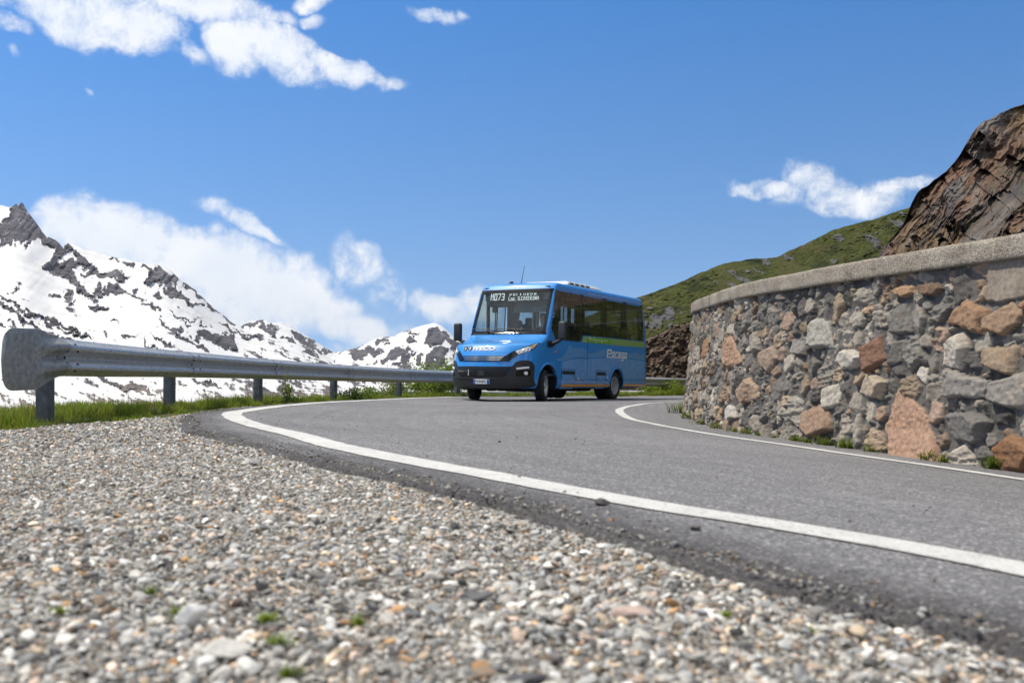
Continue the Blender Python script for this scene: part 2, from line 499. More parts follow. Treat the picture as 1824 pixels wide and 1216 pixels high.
# ------------------------------------------------------------------ ground sheet
def axis_steps(breaks):
    out = []
    for (a, b, n) in breaks: out += list(np.linspace(a, b, n, endpoint=False))
    out.append(breaks[-1][1])
    return np.array(out)

def build_ground():
    xs = axis_steps([(-9000, -600, 14), (-600, -60, 24), (-60, -12, 30), (-12, 6, 130), (6, 40, 60), (40, 600, 24), (600, 9000, 12)])
    ys = axis_steps([(-4000, -100, 10), (-100, -6, 16), (-6, 30, 240), (30, 70, 70), (70, 600, 30), (600, 14000, 20)])
    X, Y = np.meshgrid(xs, ys)
    Z = ground_z(X, Y)
    near = (np.abs(X) < 12) & (Y < 40)
    Z = Z + np.where(near, .006 * fbm(X * 4, Y * 4, oct=3, seed=3) + .012 * fbm(X * .7, Y * .7, oct=3, seed=4), .4 * fbm(X * .05, Y * .05, oct=3, seed=5))
    xl = np.interp(np.clip(Y, -3, 42), _oy, _ox)
    # verge: how much of it is turf
    turf = sstep(-.25, .15, (np.interp(Y, GR_Y, GR_X) - X) + .15 * fbm(X * 2, Y * 2, oct=3, seed=8))
    turf = np.where(Y > 45, .8, turf)
    V = np.stack([X, Y, Z], -1).reshape(-1, 3)
    me = np_mesh('ground', V, grid_faces(len(ys), len(xs)), True, {'turf': turf.ravel()})
    m = Mat('ground_earth')
    co = m.coord()
    v = m.voro(co, 55, out='Color'); sep = m.N.new('ShaderNodeSeparateColor'); m.L.new(v, sep.inputs[0])
    grit = m.ramp(sep.outputs[0], [(0, (.10, .092, .08)), (.4, (.21, .195, .17)), (.75, (.30, .28, .25)), (1, (.42, .40, .36))])
    n = m.noise(co, 2.2, 6)
    soil = m.mix(m.rng(n, .35, .65), (.06, .075, .02), (.10, .085, .045))
    m.set('Base Color', m.mix(m.attr('turf'), grit, soil)).set('Roughness', .95).set('Specular IOR Level', .15)
    m.bump(m.voro(co, 50), .8, .02)
    tag(link('ground', me, m.m), kind='structure')

GR_Y = np.array([-10, 0, 4.0, 5.5, 6.9, 7.8, 8.7, 10, 12, 15, 19, 24, 28, 33, 38, 45])
GR_X = np.array([-6, -5.0, -4.3, -3.85, -3.5, -3.25, -3.05, -3.12, -3.28, -3.2, -2.85, -1.8, .1, 3.6, 9.2, 15])
build_ground()

# ------------------------------------------------------------------ road, shoulder edge and painted lines
M_ASPH = asphalt_mat()
M_PAINT = asphalt_mat(True)

EDGE_OUT = np.array([(2.2, -1.2), (1.45, .2), (.76, 1.36), (.56, 1.62), (.42, 1.92), (.22, 2.36), (-.03, 2.9), (-.33, 3.42), (-.76, 4.2), (-1.3, 5.25), (-1.72, 5.9), (-2.18, 6.75), (-2.72, 8.2),
                     (-2.98, 9.6), (-3.1, 11.2), (-3.2, 13.2), (-3.1, 16.0), (-2.55, 19.9), (-1.6, 24.1), (-.75, 26.5), (1.2, 29.7), (4.7, 33.8), (9.1, 38.0), (14.7, 42.4)])
def build_road():
    n, k = 1100, 80
    A, la = resample(EDGE_OUT, n)
    B, lb = resample(WALL_BASE + np.array([.12, .02]), n)
    # ragged outer edge of the asphalt
    nn = normals2(A)
    s = np.linspace(0, la, n)
    near = 1 - sstep(9, 14, A[:, 1])
    A = A - nn * ((.05 * vnoise(s * 1.1, 0, seed=21) + .035 * vnoise(s * 4.5, 0, seed=22) + .02 * vnoise(s * 15, 0, seed=23)) * (near * .9 + .1))[:, None]
    t = np.linspace(0, 1, k) ** 1.0
    # finer rows near the outer edge
    t = np.concatenate([np.linspace(0, .10, 26, endpoint=False), np.linspace(.10, 1, k - 26)])
    P = A[:, None, :] * (1 - t)[None, :, None] + B[:, None, :] * t[None, :, None]
    X, Y = P[..., 0], P[..., 1]
    Z = gz(X, Y) + .004
    d = np.linalg.norm(P - A[:, None, :], axis=2)
    Z = Z - .016 * (1 - sstep(0, .10, d)) + (.010 * fbm(X * 14, Y * 14, oct=4, seed=31, gain=.65) + .012 * fbm(X * 4, Y * 4, oct=2, seed=34)) * (1 - sstep(.05, .30, d)) + .004 * fbm(X * .8, Y * .8, oct=2, seed=33)
    dn = d + .07 * fbm(X * 5, Y * 5, oct=4, seed=32)
    edge = np.clip(.62 * (1 - sstep(.27, .46, dn)) + .75 * (1 - sstep(.0, .20, dn)), 0, 1)
    V = np.stack([X, Y, Z], -1)
    sk = V[:, 0].copy(); sk[:, 2] -= .07; sk[:, :2] -= nn * .015
    V = np.concatenate([sk[:, None], V], 1)
    edge = np.concatenate([np.ones((n, 1)), edge], 1)
    lane = np.concatenate([np.zeros((n, 1)), d], 1); along = np.repeat(s[:, None], k + 1, 1)
    me = np_mesh('road', V.reshape(-1, 3), grid_faces(n, k + 1), True, {'edge': edge.ravel(), 'lane': lane.ravel(), 'along': along.ravel()})
    tag(link('road', me, M_ASPH), kind='structure')

    # lower road beyond the bend
    ny, nx = 40, 60
    xs = np.linspace(-6, 46, nx); w = np.linspace(0, 4.6, ny)
    X, W_ = np.meshgrid(xs, w)
    Y = 43.2 + .18 * (X - 5) + W_ + .004 * (X - 5) ** 2
    Z = LOW_Z(X, Y)
    me = np_mesh('lower_road', np.stack([X, Y, Z], -1).reshape(-1, 3), grid_faces(ny, nx), True, {'edge': np.zeros(X.size)})
    tag(link('road_beyond', me, M_ASPH), kind='structure')

def LOW_Z(X, Y):
    return np.full(np.shape(X), -2.0)

def strip(name, path, width, label_kind='structure', n=600, jitter=.004, seed=0, dz=.008):
    P, L_ = resample(path, n)
    nn = normals2(P)
    s = np.linspace(0, L_, n)
    k = 5
    t = np.linspace(-.5, .5, k)
    off = t[None, :] * width + np.where(np.abs(t)[None, :] > .45, jitter * vnoise(s * 22, 0, seed=seed)[:, None] + jitter * vnoise(s * 3, 0, seed=seed + 1)[:, None], 0)
    Q = P[:, None] + nn[:, None] * off[..., None]
    Z = gz(Q[..., 0], Q[..., 1]) + dz + .004 * fbm(Q[..., 0] * .8, Q[..., 1] * .8, oct=2, seed=33)
    me = np_mesh(name, np.concatenate([Q, Z[..., None]], -1).reshape(-1, 3), grid_faces(n, k), True, {'edge': np.zeros(n * k)})
    return tag(link(name, me, M_PAINT), kind=label_kind)

IN_LINE = np.array([(5.0, -2.2), (3.8, .6), (3.0, 3.4), (2.62, 5.3), (2.28, 6.6), (1.95, 8.0), (1.66, 9.8), (1.50, 11.6), (1.48, 13.2), (1.62, 15.0), (2.05, 17.2), (3.0, 19.9), (4.9, 23.0), (7.3, 26.3), (10.6, 30.5), (14.8, 35.4)])
build_road()
strip('road_marking_outer', OUT_LINE, .17, seed=41)
strip('road_marking_inner', IN_LINE, .12, seed=45, n=500)

# ------------------------------------------------------------------ stone retaining wall
PALETTE = [((.30, .285, .26), 5), ((.21, .205, .195), 5), ((.37, .345, .31), 4), ((.14, .136, .135), 3.4), ((.34, .275, .205), 3.6), ((.28, .21, .155), 2.0), ((.33, .205, .125), .6), ((.47, .45, .41), 1.4), ((.09, .085, .085), 1.6), ((.32, .245, .20), 1.8)]
PW = np.array([w for _, w in PALETTE]); PW = PW / PW.sum()
PCOL = np.array([c for c, _ in PALETTE])

def path_s_at_px(P, s, x):
    px = CX + FPX * P[:, 0] / P[:, 1]
    ok = (P[:, 1] > 4.5) & (P[:, 1] < 15)
    i = np.where(ok)[0]
    j = i[np.argmin(np.abs(px[i] - x))]
    return s[j], P[j, 1]

def build_wall():
    root = empty('stone_wall', (2.28, 10.1, -.8))
    tag(root, 'curved grey and rust rubble stone wall with concrete coping on the inside of the bend', 'wall')
    P, Lw = resample(WALL_BASE, 4000)
    s = np.linspace(0, Lw, 4000)
    nn = normals2(P)
    H = 1.72
    batter = .105
    # stones packed, largest first, into a raster of the wall face
    dx = .008
    nu, nv = int(Lw / dx), int(H / dx)
    occ = np.zeros((nv, nu), bool)
    q = np.full((nv, nu), 9.0, np.float32); hgt = np.zeros((nv, nu), np.float32); cid = np.full((nv, nu), -1, np.int32)
    cols = []
    rng = np.random.default_rng(5)
    s_a = np.interp(3.0, P[:1500, 1], s[:1500]); s_b = s[np.argmin(np.abs(P[:, 1] - 17.5))]
    wu, wv = np.meshgrid(np.arange(nu) * dx, np.arange(nv) * dx)
    warpu = (.020 * fbm(wu * 11, wv * 11, oct=5, seed=51, gain=.6)).astype(np.float32)
    warpv = (.020 * fbm(wu * 11 + 50, wv * 11, oct=5, seed=52, gain=.6)).astype(np.float32)

    def place(u, v, a, b, ang, col=None, force=False, tol=.05, lift=None):
        r = max(a, b) * 1.45
        i0, i1 = max(int((u - r) / dx), 0), min(int((u + r) / dx), nu)
        j0, j1 = max(int((v - r) / dx), 0), min(int((v + r) / dx), nv)
        if i1 - i0 < 3 or j1 - j0 < 3: return False
        X = wu[j0:j1, i0:i1] + warpu[j0:j1, i0:i1] - u
        Y = wv[j0:j1, i0:i1] + warpv[j0:j1, i0:i1] - v
        ca, sa = math.cos(ang), math.sin(ang)
        x = (X * ca + Y * sa) / a; y = (-X * sa + Y * ca) / b
        k = rng.integers(4, 7); th0 = rng.uniform(0, 6.28) if rng.random() < .45 else rng.normal(0, .25)
        qq = np.zeros_like(x)
        for m_ in range(k):
            t = th0 + 2 * math.pi * (m_ + rng.uniform(-.22, .22)) / k
            d = rng.uniform(.76, 1.0)
            qq = np.maximum(qq, (x * math.cos(t) + y * math.sin(t)) / d)
        qq = .9 * qq + .1 * np.sqrt(x * x + y * y)
        ins = qq < 1.0
        tot = ins.sum()
        if tot < 6: return False
        if not force and (occ[j0:j1, i0:i1] & ins).sum() > tol * tot: return False
        core = (qq < 1.0) & (qq < q[j0:j1, i0:i1])
        occ[j0:j1, i0:i1] |= qq < 1.0
        n_ = len(cols)
        c = PCOL[rng.choice(len(PCOL), p=PW)] if col is None else np.array(col) * .68 + .32 * np.mean(col) * np.array((1.06, 1.0, .92))
        cols.append(c * np.array((.80, .755, .70)) * rng.uniform(.75, 1.22))
        L0 = rng.uniform(.008, .034) * min(1.3, .5 + 4 * min(a, b)) if lift is None else lift
        gx, gy = rng.normal(0, .20, 2)
        prof = L0 * np.clip((1 - qq) * 4.5, 0, 1) ** .7 + np.clip(gx * X + gy * Y, -.03, .03) * np.clip((1 - qq) * 5, 0, 1)
        sub = hgt[j0:j1, i0:i1]; sub[core] = prof[core]
        sc = cid[j0:j1, i0:i1]; sc[core] = n_
        sq = q[j0:j1, i0:i1]; sq[core] = qq[core]
        return True

    def at_px(x, y):
        su, D = path_s_at_px(P, s, x)
        z = (HY - y) / FPX * D
        j = np.argmin(np.abs(s - su))
        zb = float(gz(P[j, 0], P[j, 1]))
        return su, z - zb
    # the stones one notices first in the photo
    for (x, y, w, h, ang, c) in [(1628, 795, 75, 66, .75, (.40, .235, .155)), (1447, 752, 28, 32, 0, (.36, .23, .15)), (1806, 812, 34, 36, 0, (.40, .19, .075)),
                                 (1705, 563, 32, 26, .1, (.38, .215, .11)), (1768, 570, 30, 26, -.2, (.34, .215, .13)), (1543, 632, 17, 28, 0, (.24, .115, .07)),
                                 (1685, 628, 22, 34, 0, (.55, .52, .47)), (1448, 595, 19, 28, .35, (.34, .35, .335)), (1750, 812, 40, 25, 0, (.27, .27, .265)),
                                 (1498, 640, 26, 19, 0, (.45, .44, .41)), (1768, 640, 30, 27, .2, (.33, .245, .165)), (1790, 695, 38, 30, -.1, (.34, .33, .315)),
                                 (1713, 690, 36, 25, .1, (.30, .295, .29)), (1578, 637, 25, 28, 0, (.32, .315, .305)), (1608, 690, 27, 17, 0, (.38, .35, .30)), (1545, 690, 24, 21, .1, (.37, .31, .235)),
                                 (1718, 760, 38, 32, .05, (.20, .20, .205)), (1570, 768, 28, 18, 0, (.24, .24, .245)), (1820, 535, 26, 10, -.3, (.36, .18, .09)), (1586, 520, 17, 9, .15, (.38, .22, .11)),
                                 (1635, 516, 16, 11, 0, (.28, .17, .10)), (1290, 632, 13, 24, .35, (.36, .22, .14)), (1357, 640, 14, 24, .1, (.36, .265, .20)), (1328, 700, 16, 20, 0, (.36, .25, .17)), (1300, 735, 10, 16, 0, (.45, .45, .44))]:
        su, v = at_px(x, y); D = path_s_at_px(P, s, x)[1]
        j = np.argmin(np.abs(s - su)); d2 = P[min(j + 5, len(P) - 1)] - P[j]; d2 /= np.linalg.norm(d2)
        view = P[j] / np.linalg.norm(P[j])
        fs = max(abs(d2[0] * view[1] - d2[1] * view[0]), .25)
        place(su, v, w / FPX * D / fs, h / FPX * D, ang, c, lift=.05)
    area = lambda a, b: (s_a, s_b)
    for (cnt, lo, hi, asp) in [(500, .095, .14, 1.6), (5000, .062, .10, 1.8), (9000, .048, .078, 2.0), (6000, .03, .05, 2.4), (2200, .018, .032, 2.2)]:
        us = rng.uniform(s_a - .5, s_b, cnt) if hi < .06 else rng.uniform(0, Lw, cnt * 2)
        for u in us:
            a = rng.uniform(lo, hi); r_ = rng.uniform(.75, asp)
            ang = rng.normal(0, .25) if rng.random() < .8 else rng.normal(1.5, .3)
            place(u, rng.uniform(0.0, H), a * r_ ** .5, a / r_ ** .5, ang)
    cols = np.array(cols)
    # mesh columns: dense where the photo shows the face
    cu = np.concatenate([np.arange(0, s_a, .04), np.arange(s_a, s_b, .0085), np.arange(s_b, Lw, .05)])
    cv = np.linspace(0, 1, 180)
    Pu = np.stack([np.interp(cu, s, P[:, 0]), np.interp(cu, s, P[:, 1])], 1)
    Nu = np.stack([np.interp(cu, s, nn[:, 0]), np.interp(cu, s, nn[:, 1])], 1)
    zb = gz(Pu[:, 0], Pu[:, 1]) - .06
    top = COP_Z - .12
    Z = zb[:, None] * (1 - cv) + top * cv
    vv = Z - zb[:, None] - .06
    iu = np.clip((cu / dx).astype(int), 0, nu - 1)[:, None]; iv = np.clip((vv / dx).astype(int), 0, nv - 1)
    h = hgt[iv, iu].astype(float); ci = cid[iv, iu]; qv = q[iv, iu]
    U = np.broadcast_to(cu[:, None], Z.shape)
    isst = ci >= 0
    # mortar: lumpy, slightly recessed; stone: chipped and layered
    mort = .014 * fbm(U * 16, Z * 16, oct=5, seed=61, gain=.62) + .016 * ridged(U * 8, Z * 8, oct=3, seed=65) - .006
    groove = np.exp(-((qv - 1.05) / .05) ** 2)
    mort = mort - .014 - .026 * groove + .016 * sstep(-.2, .5, fbm(U * 3, Z * 3, oct=3, seed=67))
    lay = ridged(U * 7 + 1.5 * Z, Z * 26 + 3 * U, ci * .37, oct=4, seed=62)
    flaky = (.4 + 1.3 * (((ci * 7919) % 10 < 4) & (ci > 25)))
    rough = .024 * flaky * (lay - .55) + .010 * fbm(U * 30, Z * 30, ci * .7, oct=3, seed=63)
    h = np.where(isst, h + rough + .004, mort)
    col = np.where(isst[..., None], cols[np.clip(ci, 0, len(cols) - 1)], np.array((.122, .113, .103)))
    blot = fbm(U * 9, Z * 9, ci * .5, oct=4, seed=64)
    rust = np.array((1.15, .9, .72))
    rs = sstep(.25, .6, blot)[..., None] * np.where(isst, .5, .12)[..., None]
    col = col * (1 - rs) + col * rust * rs
    mw = sstep(.0, .5, fbm(U * 2.5, Z * 2.5, oct=4, seed=66))[..., None]
    col = np.where(isst[..., None], col, col * (1 - .3 * mw))
    # the smoother rendered patch high on the right
    s_p, _ = path_s_at_px(P, s, 1728)
    pm = sstep(.0, .02, (s_p - U) + .04 * fbm(U * 5, Z * 5, oct=3, seed=68)) * sstep(.0, .02, Z - .31 + .05 * fbm(U * 4, Z * 4, oct=3, seed=69))
    h = h * (1 - pm) + pm * (.022 + .006 * fbm(U * 12, Z * 12, oct=4, seed=70))
    col = col * (1 - pm[..., None]) + pm[..., None] * np.array((.235, .195, .155)) * (1 + .25 * fbm(U * 6, Z * 3, oct=4, seed=74))[..., None]
    inset = batter * (Z - zb[:, None])
    off = inset - h
    X = Pu[:, 0][:, None] + Nu[:, 0][:, None] * off; Y = Pu[:, 1][:, None] + Nu[:, 1][:, None] * off
    V = np.stack([X, Y, Z], -1)
    me = np_mesh('masonry', V.reshape(-1, 3), grid_faces(*Z.shape), True, {'col': np.clip(col, .02, .9).reshape(-1, 3)})
    o = link('masonry', me, stone_field_mat('wall_stone', .88, .55, 70, .38))
    o.parent = root; o.matrix_parent_inverse = Matrix.Translation(-root.location)
    # coping: a cast concrete beam with a few joints, slightly proud of the face
    cs = np.concatenate([np.arange(0, s_a, .08), np.arange(s_a, s_b, .02), np.arange(s_b, Lw, .08)])
    Pc = np.stack([np.interp(cs, s, P[:, 0]), np.interp(cs, s, P[:, 1])], 1)
    Nc = np.stack([np.interp(cs, s, nn[:, 0]), np.interp(cs, s, nn[:, 1])], 1)
    zbc = gz(Pc[:, 0], Pc[:, 1])
    face = batter * (COP_Z - .14 - zbc) - .062
    prof = []
    for d, z in [(.05, -.145), (.02, -.145), (.006, -.143), (0, -.135), (0, -.11), (0, -.085), (0, -.06), (0, -.03), (.002, -.012), (.012, -.002), (.03, 0), (.08, .002), (.2, .003), (.34, .001), (.36, -.01), (.36, -.3)]:
        prof.append((d, z))
    prof = np.array(prof)
    joint = np.zeros(len(cs))
    for js in np.arange(.7, Lw, 2.35):
        joint = np.maximum(joint, np.exp(-((cs - js) / .016) ** 2))
    D = face[:, None] + prof[:, 0][None] + .022 * joint[:, None]
    Zc = COP_Z + prof[:, 1][None] - .008 * joint[:, None] + 0 * D
    n1 = fbm(cs[:, None] * 6, Zc * 20 + prof[:, 0][None] * 10, oct=4, seed=71)
    D = D - .005 * n1 + .010 * sstep(.35, .6, fbm(cs[:, None] * 9, Zc * 25, oct=3, seed=72))
    Zc = Zc + .006 * fbm(cs[:, None] * 1.2, 0 * Zc, oct=3, seed=73)
    V = np.stack([Pc[:, 0][:, None] + Nc[:, 0][:, None] * D, Pc[:, 1][:, None] + Nc[:, 1][:, None] * D, Zc], -1)
    me = np_mesh('coping', V.reshape(-1, 3), grid_faces(*Zc.shape), True)
    m = Mat('coping_concrete'); co = m.coord()
    c = m.ramp(m.noise(co, 3.5, 6, .65), [(.3, (.21, .18, .145)), (.5, (.285, .25, .205)), (.72, (.345, .31, .26))])
    spk = m.voro(co, 90, out='Color'); sp = m.N.new('ShaderNodeSeparateColor'); m.L.new(spk, sp.inputs[0])
    c = m.mix(1.0, c, m.ramp(sp.outputs[0], [(0, (.55, .54, .53)), (.3, (.92, .92, .92)), (.8, (1.08, 1.06, 1.04)), (1, (1.45, 1.42, 1.4))]), 'MULTIPLY')
    c = m.mix(m.rng(m.noise(m.coord('Object', (1, 1, .35)), 2.6, 6, .65), .52, .68, 0, .6), c, (.125, .115, .10))
    m.set('Base Color', c).set('Roughness', .9).set('Specular IOR Level', .25)
    m.bump(m.op('ADD', m.voro(co, 95), m.noise(co, 45, 5)), .6, .008)
    o = link('coping', me, m.m); o.parent = root; o.matrix_parent_inverse = Matrix.Translation(-root.location)
build_wall()

# ------------------------------------------------------------------ land forms: surfaces laid out by bearing and slope
def pts_interp(P, x):
    P = np.array(P, float)
    return np.interp(x, P[:, 0], P[:, 1])

def in_poly(poly, x, y):
    poly = np.array(poly, float); r = np.zeros(x.shape, bool); n = len(poly)
    bb = (x >= poly[:, 0].min()) & (x <= poly[:, 0].max()) & (y >= poly[:, 1].min()) & (y <= poly[:, 1].max())
    if not bb.any(): return r
    xs, ys = x[bb], y[bb]; c = np.zeros(xs.shape, bool)
    for i in range(n):
        x0, y0 = poly[i]; x1, y1 = poly[(i + 1) % n]
        if y0 == y1: continue
        cross = (ys < y0) != (ys < y1)
        c ^= cross & (xs < (x1 - x0) * (ys - y0) / (y1 - y0) + x0)
    r[bb] = c
    return r

def thick(line, w):
    """a bent streak as a polygon"""
    line = np.array(line, float)
    d = np.gradient(line, axis=0); d /= np.linalg.norm(d, axis=1)[:, None]
    n = np.stack([-d[:, 1], d[:, 0]], 1); ws = np.array([.25] + [1.0] * (len(line) - 2) + [.2])[:, None] * w
    return np.concatenate([line + n * ws, (line - n * ws)[::-1]])

def soft_cover(polys, x, y, warp, seed, scale=.05):
    acc = np.zeros(x.shape)
    wx = warp * fbm(x * scale, y * scale, oct=5, seed=seed, gain=.62); wy = warp * fbm(x * scale + 31, y * scale + 7, oct=5, seed=seed + 9, gain=.62)
    for (jx, jy) in ((0, 0), (1.2, 0), (-1.2, 0), (0, 1.0), (0, -1.0)):
        hit = np.zeros(x.shape, bool)
        for p in polys: hit |= in_poly(p, x + wx + jx, y + wy + jy)
        acc += hit
    return acc / 5

def z4(*p): return [(a / 3.378, 340 + b / 3.378) for a, b in p]
def z5(*p): return [(400 + a / 4.242, 540 + b / 4.242) for a, b in p]

def mountain_mat():
    m = Mat('snow_and_rock')
    co = m.coord()
    r = m.attr('rock')
    n = m.noise(co, .030, 7, .68)
    n2 = m.noise(co, .022, 9, .78)
    f = m.op('ADD', r, m.op('MULTIPLY', m.op('SUBTRACT', n, .5), .8))
    f = m.rng(f, .42, .58, 0, 1, True)
    warm = m.attr('warm')
    rock = m.ramp(n2, [(.38, (.024, .022, .030)), (.47, (.060, .055, .066)), (.54, (.10, .092, .102)), (.63, (.20, .19, .19))])
    scree = m.ramp(n2, [(.25, (.15, .125, .105)), (.55, (.24, .205, .175)), (.8, (.30, .265, .235))])
    rock = m.mix(warm, rock, scree)
    snow = m.mix(m.rng(m.noise(co, .008, 5), .4, .65), (.66, .66, .665), (.58, .578, .575))
    snow = m.mix(m.op('MULTIPLY', warm, .25), snow, (.56, .52, .48))
    m.set('Base Color', m.mix(f, snow, rock)).set('Roughness', .9).set('Specular IOR Level', .1)
    h = m.op('MULTIPLY', m.noise(co, .05, 8, .7), f)
    m.bump(h, .8, 6)
    return m.m
M_MTN = mountain_mat()

def mountain(name, xr, dxp, ridge, ybase, D0, D1, polys, seed, nrow=230, jag=2.0, rough=.035, extra=None, warm_y=(660, 720), gam=1.0, lines=()):
    xs = np.arange(xr[0], xr[1], dxp)
    yr = pts_interp(ridge, xs)
    yr = yr + jag * (fbm(xs * .09, 0, oct=5, seed=seed, gain=.6)) 
    t = np.linspace(0, 1, nrow)[:, None]
    yb = ybase(xs) if callable(ybase) else np.full(len(xs), float(ybase))
    Yp = yb[None] * (1 - t) + yr[None] * t
    Xp = np.broadcast_to(xs[None], Yp.shape)
    d1 = D1(xs) if callable(D1) else D1
    ker = np.exp(-np.linspace(-2.2, 2.2, 141) ** 2); ker /= ker.sum()
    ysm = np.convolve(np.pad(yr, 70, mode='edge'), ker, mode='valid')
    tD = np.clip((yb[None] - Yp) / (yb - ysm)[None], 0, 1.6)
    D = D0 * (d1 / D0) ** (tD ** gam)
    # relief along the line of sight: spurs, gullies, ledges
    sp = ridged((Xp + .8 * Yp) * .018, (Yp - .3 * Xp) * .010, oct=6, seed=seed + 3, gain=.55) - .5
    sm = fbm(Xp * .01, Yp * .015, oct=4, seed=seed + 5)
    cov = soft_cover(list(polys) + [thick(l, w * 1.7) for l, w in lines], Xp, Yp, 16, seed + 20)
    near = sstep(.02, .3, t)
    D = D * (1 + near * (rough * sp * (.10 + 1.5 * cov) + rough * .5 * sm))
    nz = fbm((Xp + .6 * Yp) * .05, (Yp - .35 * Xp) * .11, oct=5, seed=seed + 7, gain=.6)
    st = fbm((Xp * .55 - Yp) * .11, (Xp + .5 * Yp) * .022, oct=5, seed=seed + 8, gain=.6)      # streaks that run down to the right
    fine = fbm((Xp * .9 - Yp * .35) * .16, (Yp + .5 * Xp) * .055, oct=4, seed=seed + 12, gain=.65)
    rock = cov * .66 + (.30 * nz + .62 * fine) * (cov > 0) + .24
    if extra is not None: rock = np.maximum(rock, extra(Xp, Yp, nz, st))
    rock = np.where(cov > 0, rock, np.maximum(0, rock - .16) if extra is None else extra(Xp, Yp, nz, st))
    warm = sstep(warm_y[0], warm_y[1], Yp + 25 * sm)
    V = np.stack([(Xp - CX) / FPX * D, D + 0 * Xp, (HY - Yp) / FPX * D], -1)
    # back slope and foot
    back = []
    for k, (g, dz) in enumerate([(1.05, .03), (1.2, .12), (1.5, .3)]):
        b = V[-1].copy(); b[:, :2] *= g; b[:, 2] = V[-1][:, 2] - dz * V[-1][:, 1] * .6; back.append(b)
    # the lower slope runs on towards us, out of sight below the verge, until it dips under the ground sheet
    feet = []
    for k, (g, dz) in enumerate([(.24, 70), (.28, 7.0), (.36, 5.2), (.45, 4.0), (.55, 2.8), (.66, 1.8), (.78, 1.0), (.9, .4)]):
        f_ = V[0].copy(); f_[:, :2] *= g; f_[:, 2] -= dz + 1.2 * fbm(xs * .03, k * 1.7, oct=4, seed=seed + 31) * (k > 0); feet.append(f_[None])
    nf = len(feet)
    V = np.concatenate(feet + [V] + [b[None] for b in back], 0)
    fr = np.clip(.42 + .55 * fbm(np.broadcast_to(xs[None] * .05, (nf, len(xs))), np.arange(nf)[:, None] * .8 + 0 * xs[None], oct=4, seed=seed + 33), 0, 1)
    pad = lambda a, f0=None: np.concatenate([fr if f0 is None else np.full((nf, a.shape[1]), f0), a, a[-1:], a[-1:], a[-1:]], 0)
    me = np_mesh(name, V.reshape(-1, 3), grid_faces(*V.shape[:2]), True, {'rock': pad(rock).ravel(), 'warm': pad(warm, 1.0).ravel()})
    return tag(link(name, me, M_MTN), kind='structure')

BIG = [(-420, 470), (-250, 425), (-120, 392), (0, 366), (14, 369), (20, 368), (24, 364), (28, 362), (31, 367), (34, 362), (37, 360), (40, 362), (44, 370), (50, 380), (60, 392), (70, 405), (80, 420), (90, 424), (98, 426), (105, 433), (110, 441),
       (116, 436), (121, 433), (131, 434), (140, 440), (150, 445), (170, 449), (200, 458), (230, 463), (260, 471), (280, 472), (292, 476), (303, 481), (312, 490), (325, 501), (340, 512), (352, 520), (362, 530), (372, 541), (385, 552), (398, 561), (412, 573), (420, 578), (432, 585),
       (460, 592), (500, 606), (530, 622), (560, 636), (590, 648), (640, 660), (700, 672), (760, 684)]
BIG_ROCK = [z4((-200, 340), (-60, 300), (0, 300), (10, 200), (60, 130), (70, 70), (130, 60), (165, 130), (240, 215), (280, 290), (335, 285), (375, 350), (330, 395), (300, 350), (220, 290), (130, 300)),
            z4((130, 330), (190, 290), (200, 320), (150, 345)),
            z4((245, 475), (330, 400), (405, 315), (440, 322), (350, 420), (390, 430), (470, 400), (440, 330), (520, 385), (565, 430), (530, 450), (480, 420), (450, 470), (500, 560), (600, 620), (480, 605), (400, 540), (340, 500)),
            z4((510, 460), (560, 450), (620, 485), (700, 490), (790, 512), (760, 545), (640, 530), (590, 500), (570, 525), (520, 510)),
            z4((660, 410), (720, 410), (720, 425), (660, 425)), z4((740, 415), (810, 425), (800, 455), (750, 440)),
            z4((940, 450), (1000, 468), (1075, 530), (1050, 560), (1100, 640), (1230, 705), (1150, 700), (1040, 650), (1010, 590), (980, 555), (940, 560), (990, 650), (930, 660), (910, 610), (960, 540), (880, 530), (900, 490), (830, 465), (840, 440), (930, 480)),
            z4((1085, 540), (1180, 590), (1290, 690), (1425, 800), (1380, 800), (1270, 710), (1170, 620)),
            z4((590, 610), (690, 555), (745, 600), (820, 620), (830, 640), (980, 735), (930, 725), (830, 660), (760, 610), (690, 615)),
            z4((570, 570), (620, 560), (640, 600), (600, 612)), z4((780, 570), (830, 590), (800, 605)), z4((860, 575), (880, 590), (865, 600)),
            z4((930, 755), (1000, 790), (1150, 870), (1200, 920), (1290, 965), (1270, 985), (1150, 900), (1010, 815), (960, 795)),
            z4((1180, 870), (1310, 850), (1400, 890), (1390, 930), (1350, 950), (1270, 905), (1230, 925)),
            z4((535, 630), (590, 628), (610, 648), (560, 655)), z4((510, 700), (560, 685), (640, 685), (655, 712), (600, 705), (560, 725)),
            z4((735, 700), (755, 700), (745, 715)), z4((300, 625), (350, 608), (370, 640), (330, 640)), z4((370, 600), (420, 610), (415, 640), (390, 635)),
            z4((100, 550), (135, 550), (140, 570), (110, 565)), z4((30, 600), (130, 590), (130, 605), (50, 610)), z4((650, 785), (700, 778), (715, 790), (690, 800)),
            z4((390, 655), (450, 655), (440, 668)), z4((450, 728), (500, 735), (480, 742)), z4((930, 820), (960, 830), (940, 840)), z4((1100, 780), (1170, 800), (1130, 815)), z4((1200, 815), (1240, 830), (1210, 838)),
            z4((1300, 810), (1400, 830), (1510, 870), (1580, 910), (1500, 890), (1400, 850)), z4((1330, 850), (1400, 860), (1410, 940), (1340, 930))]
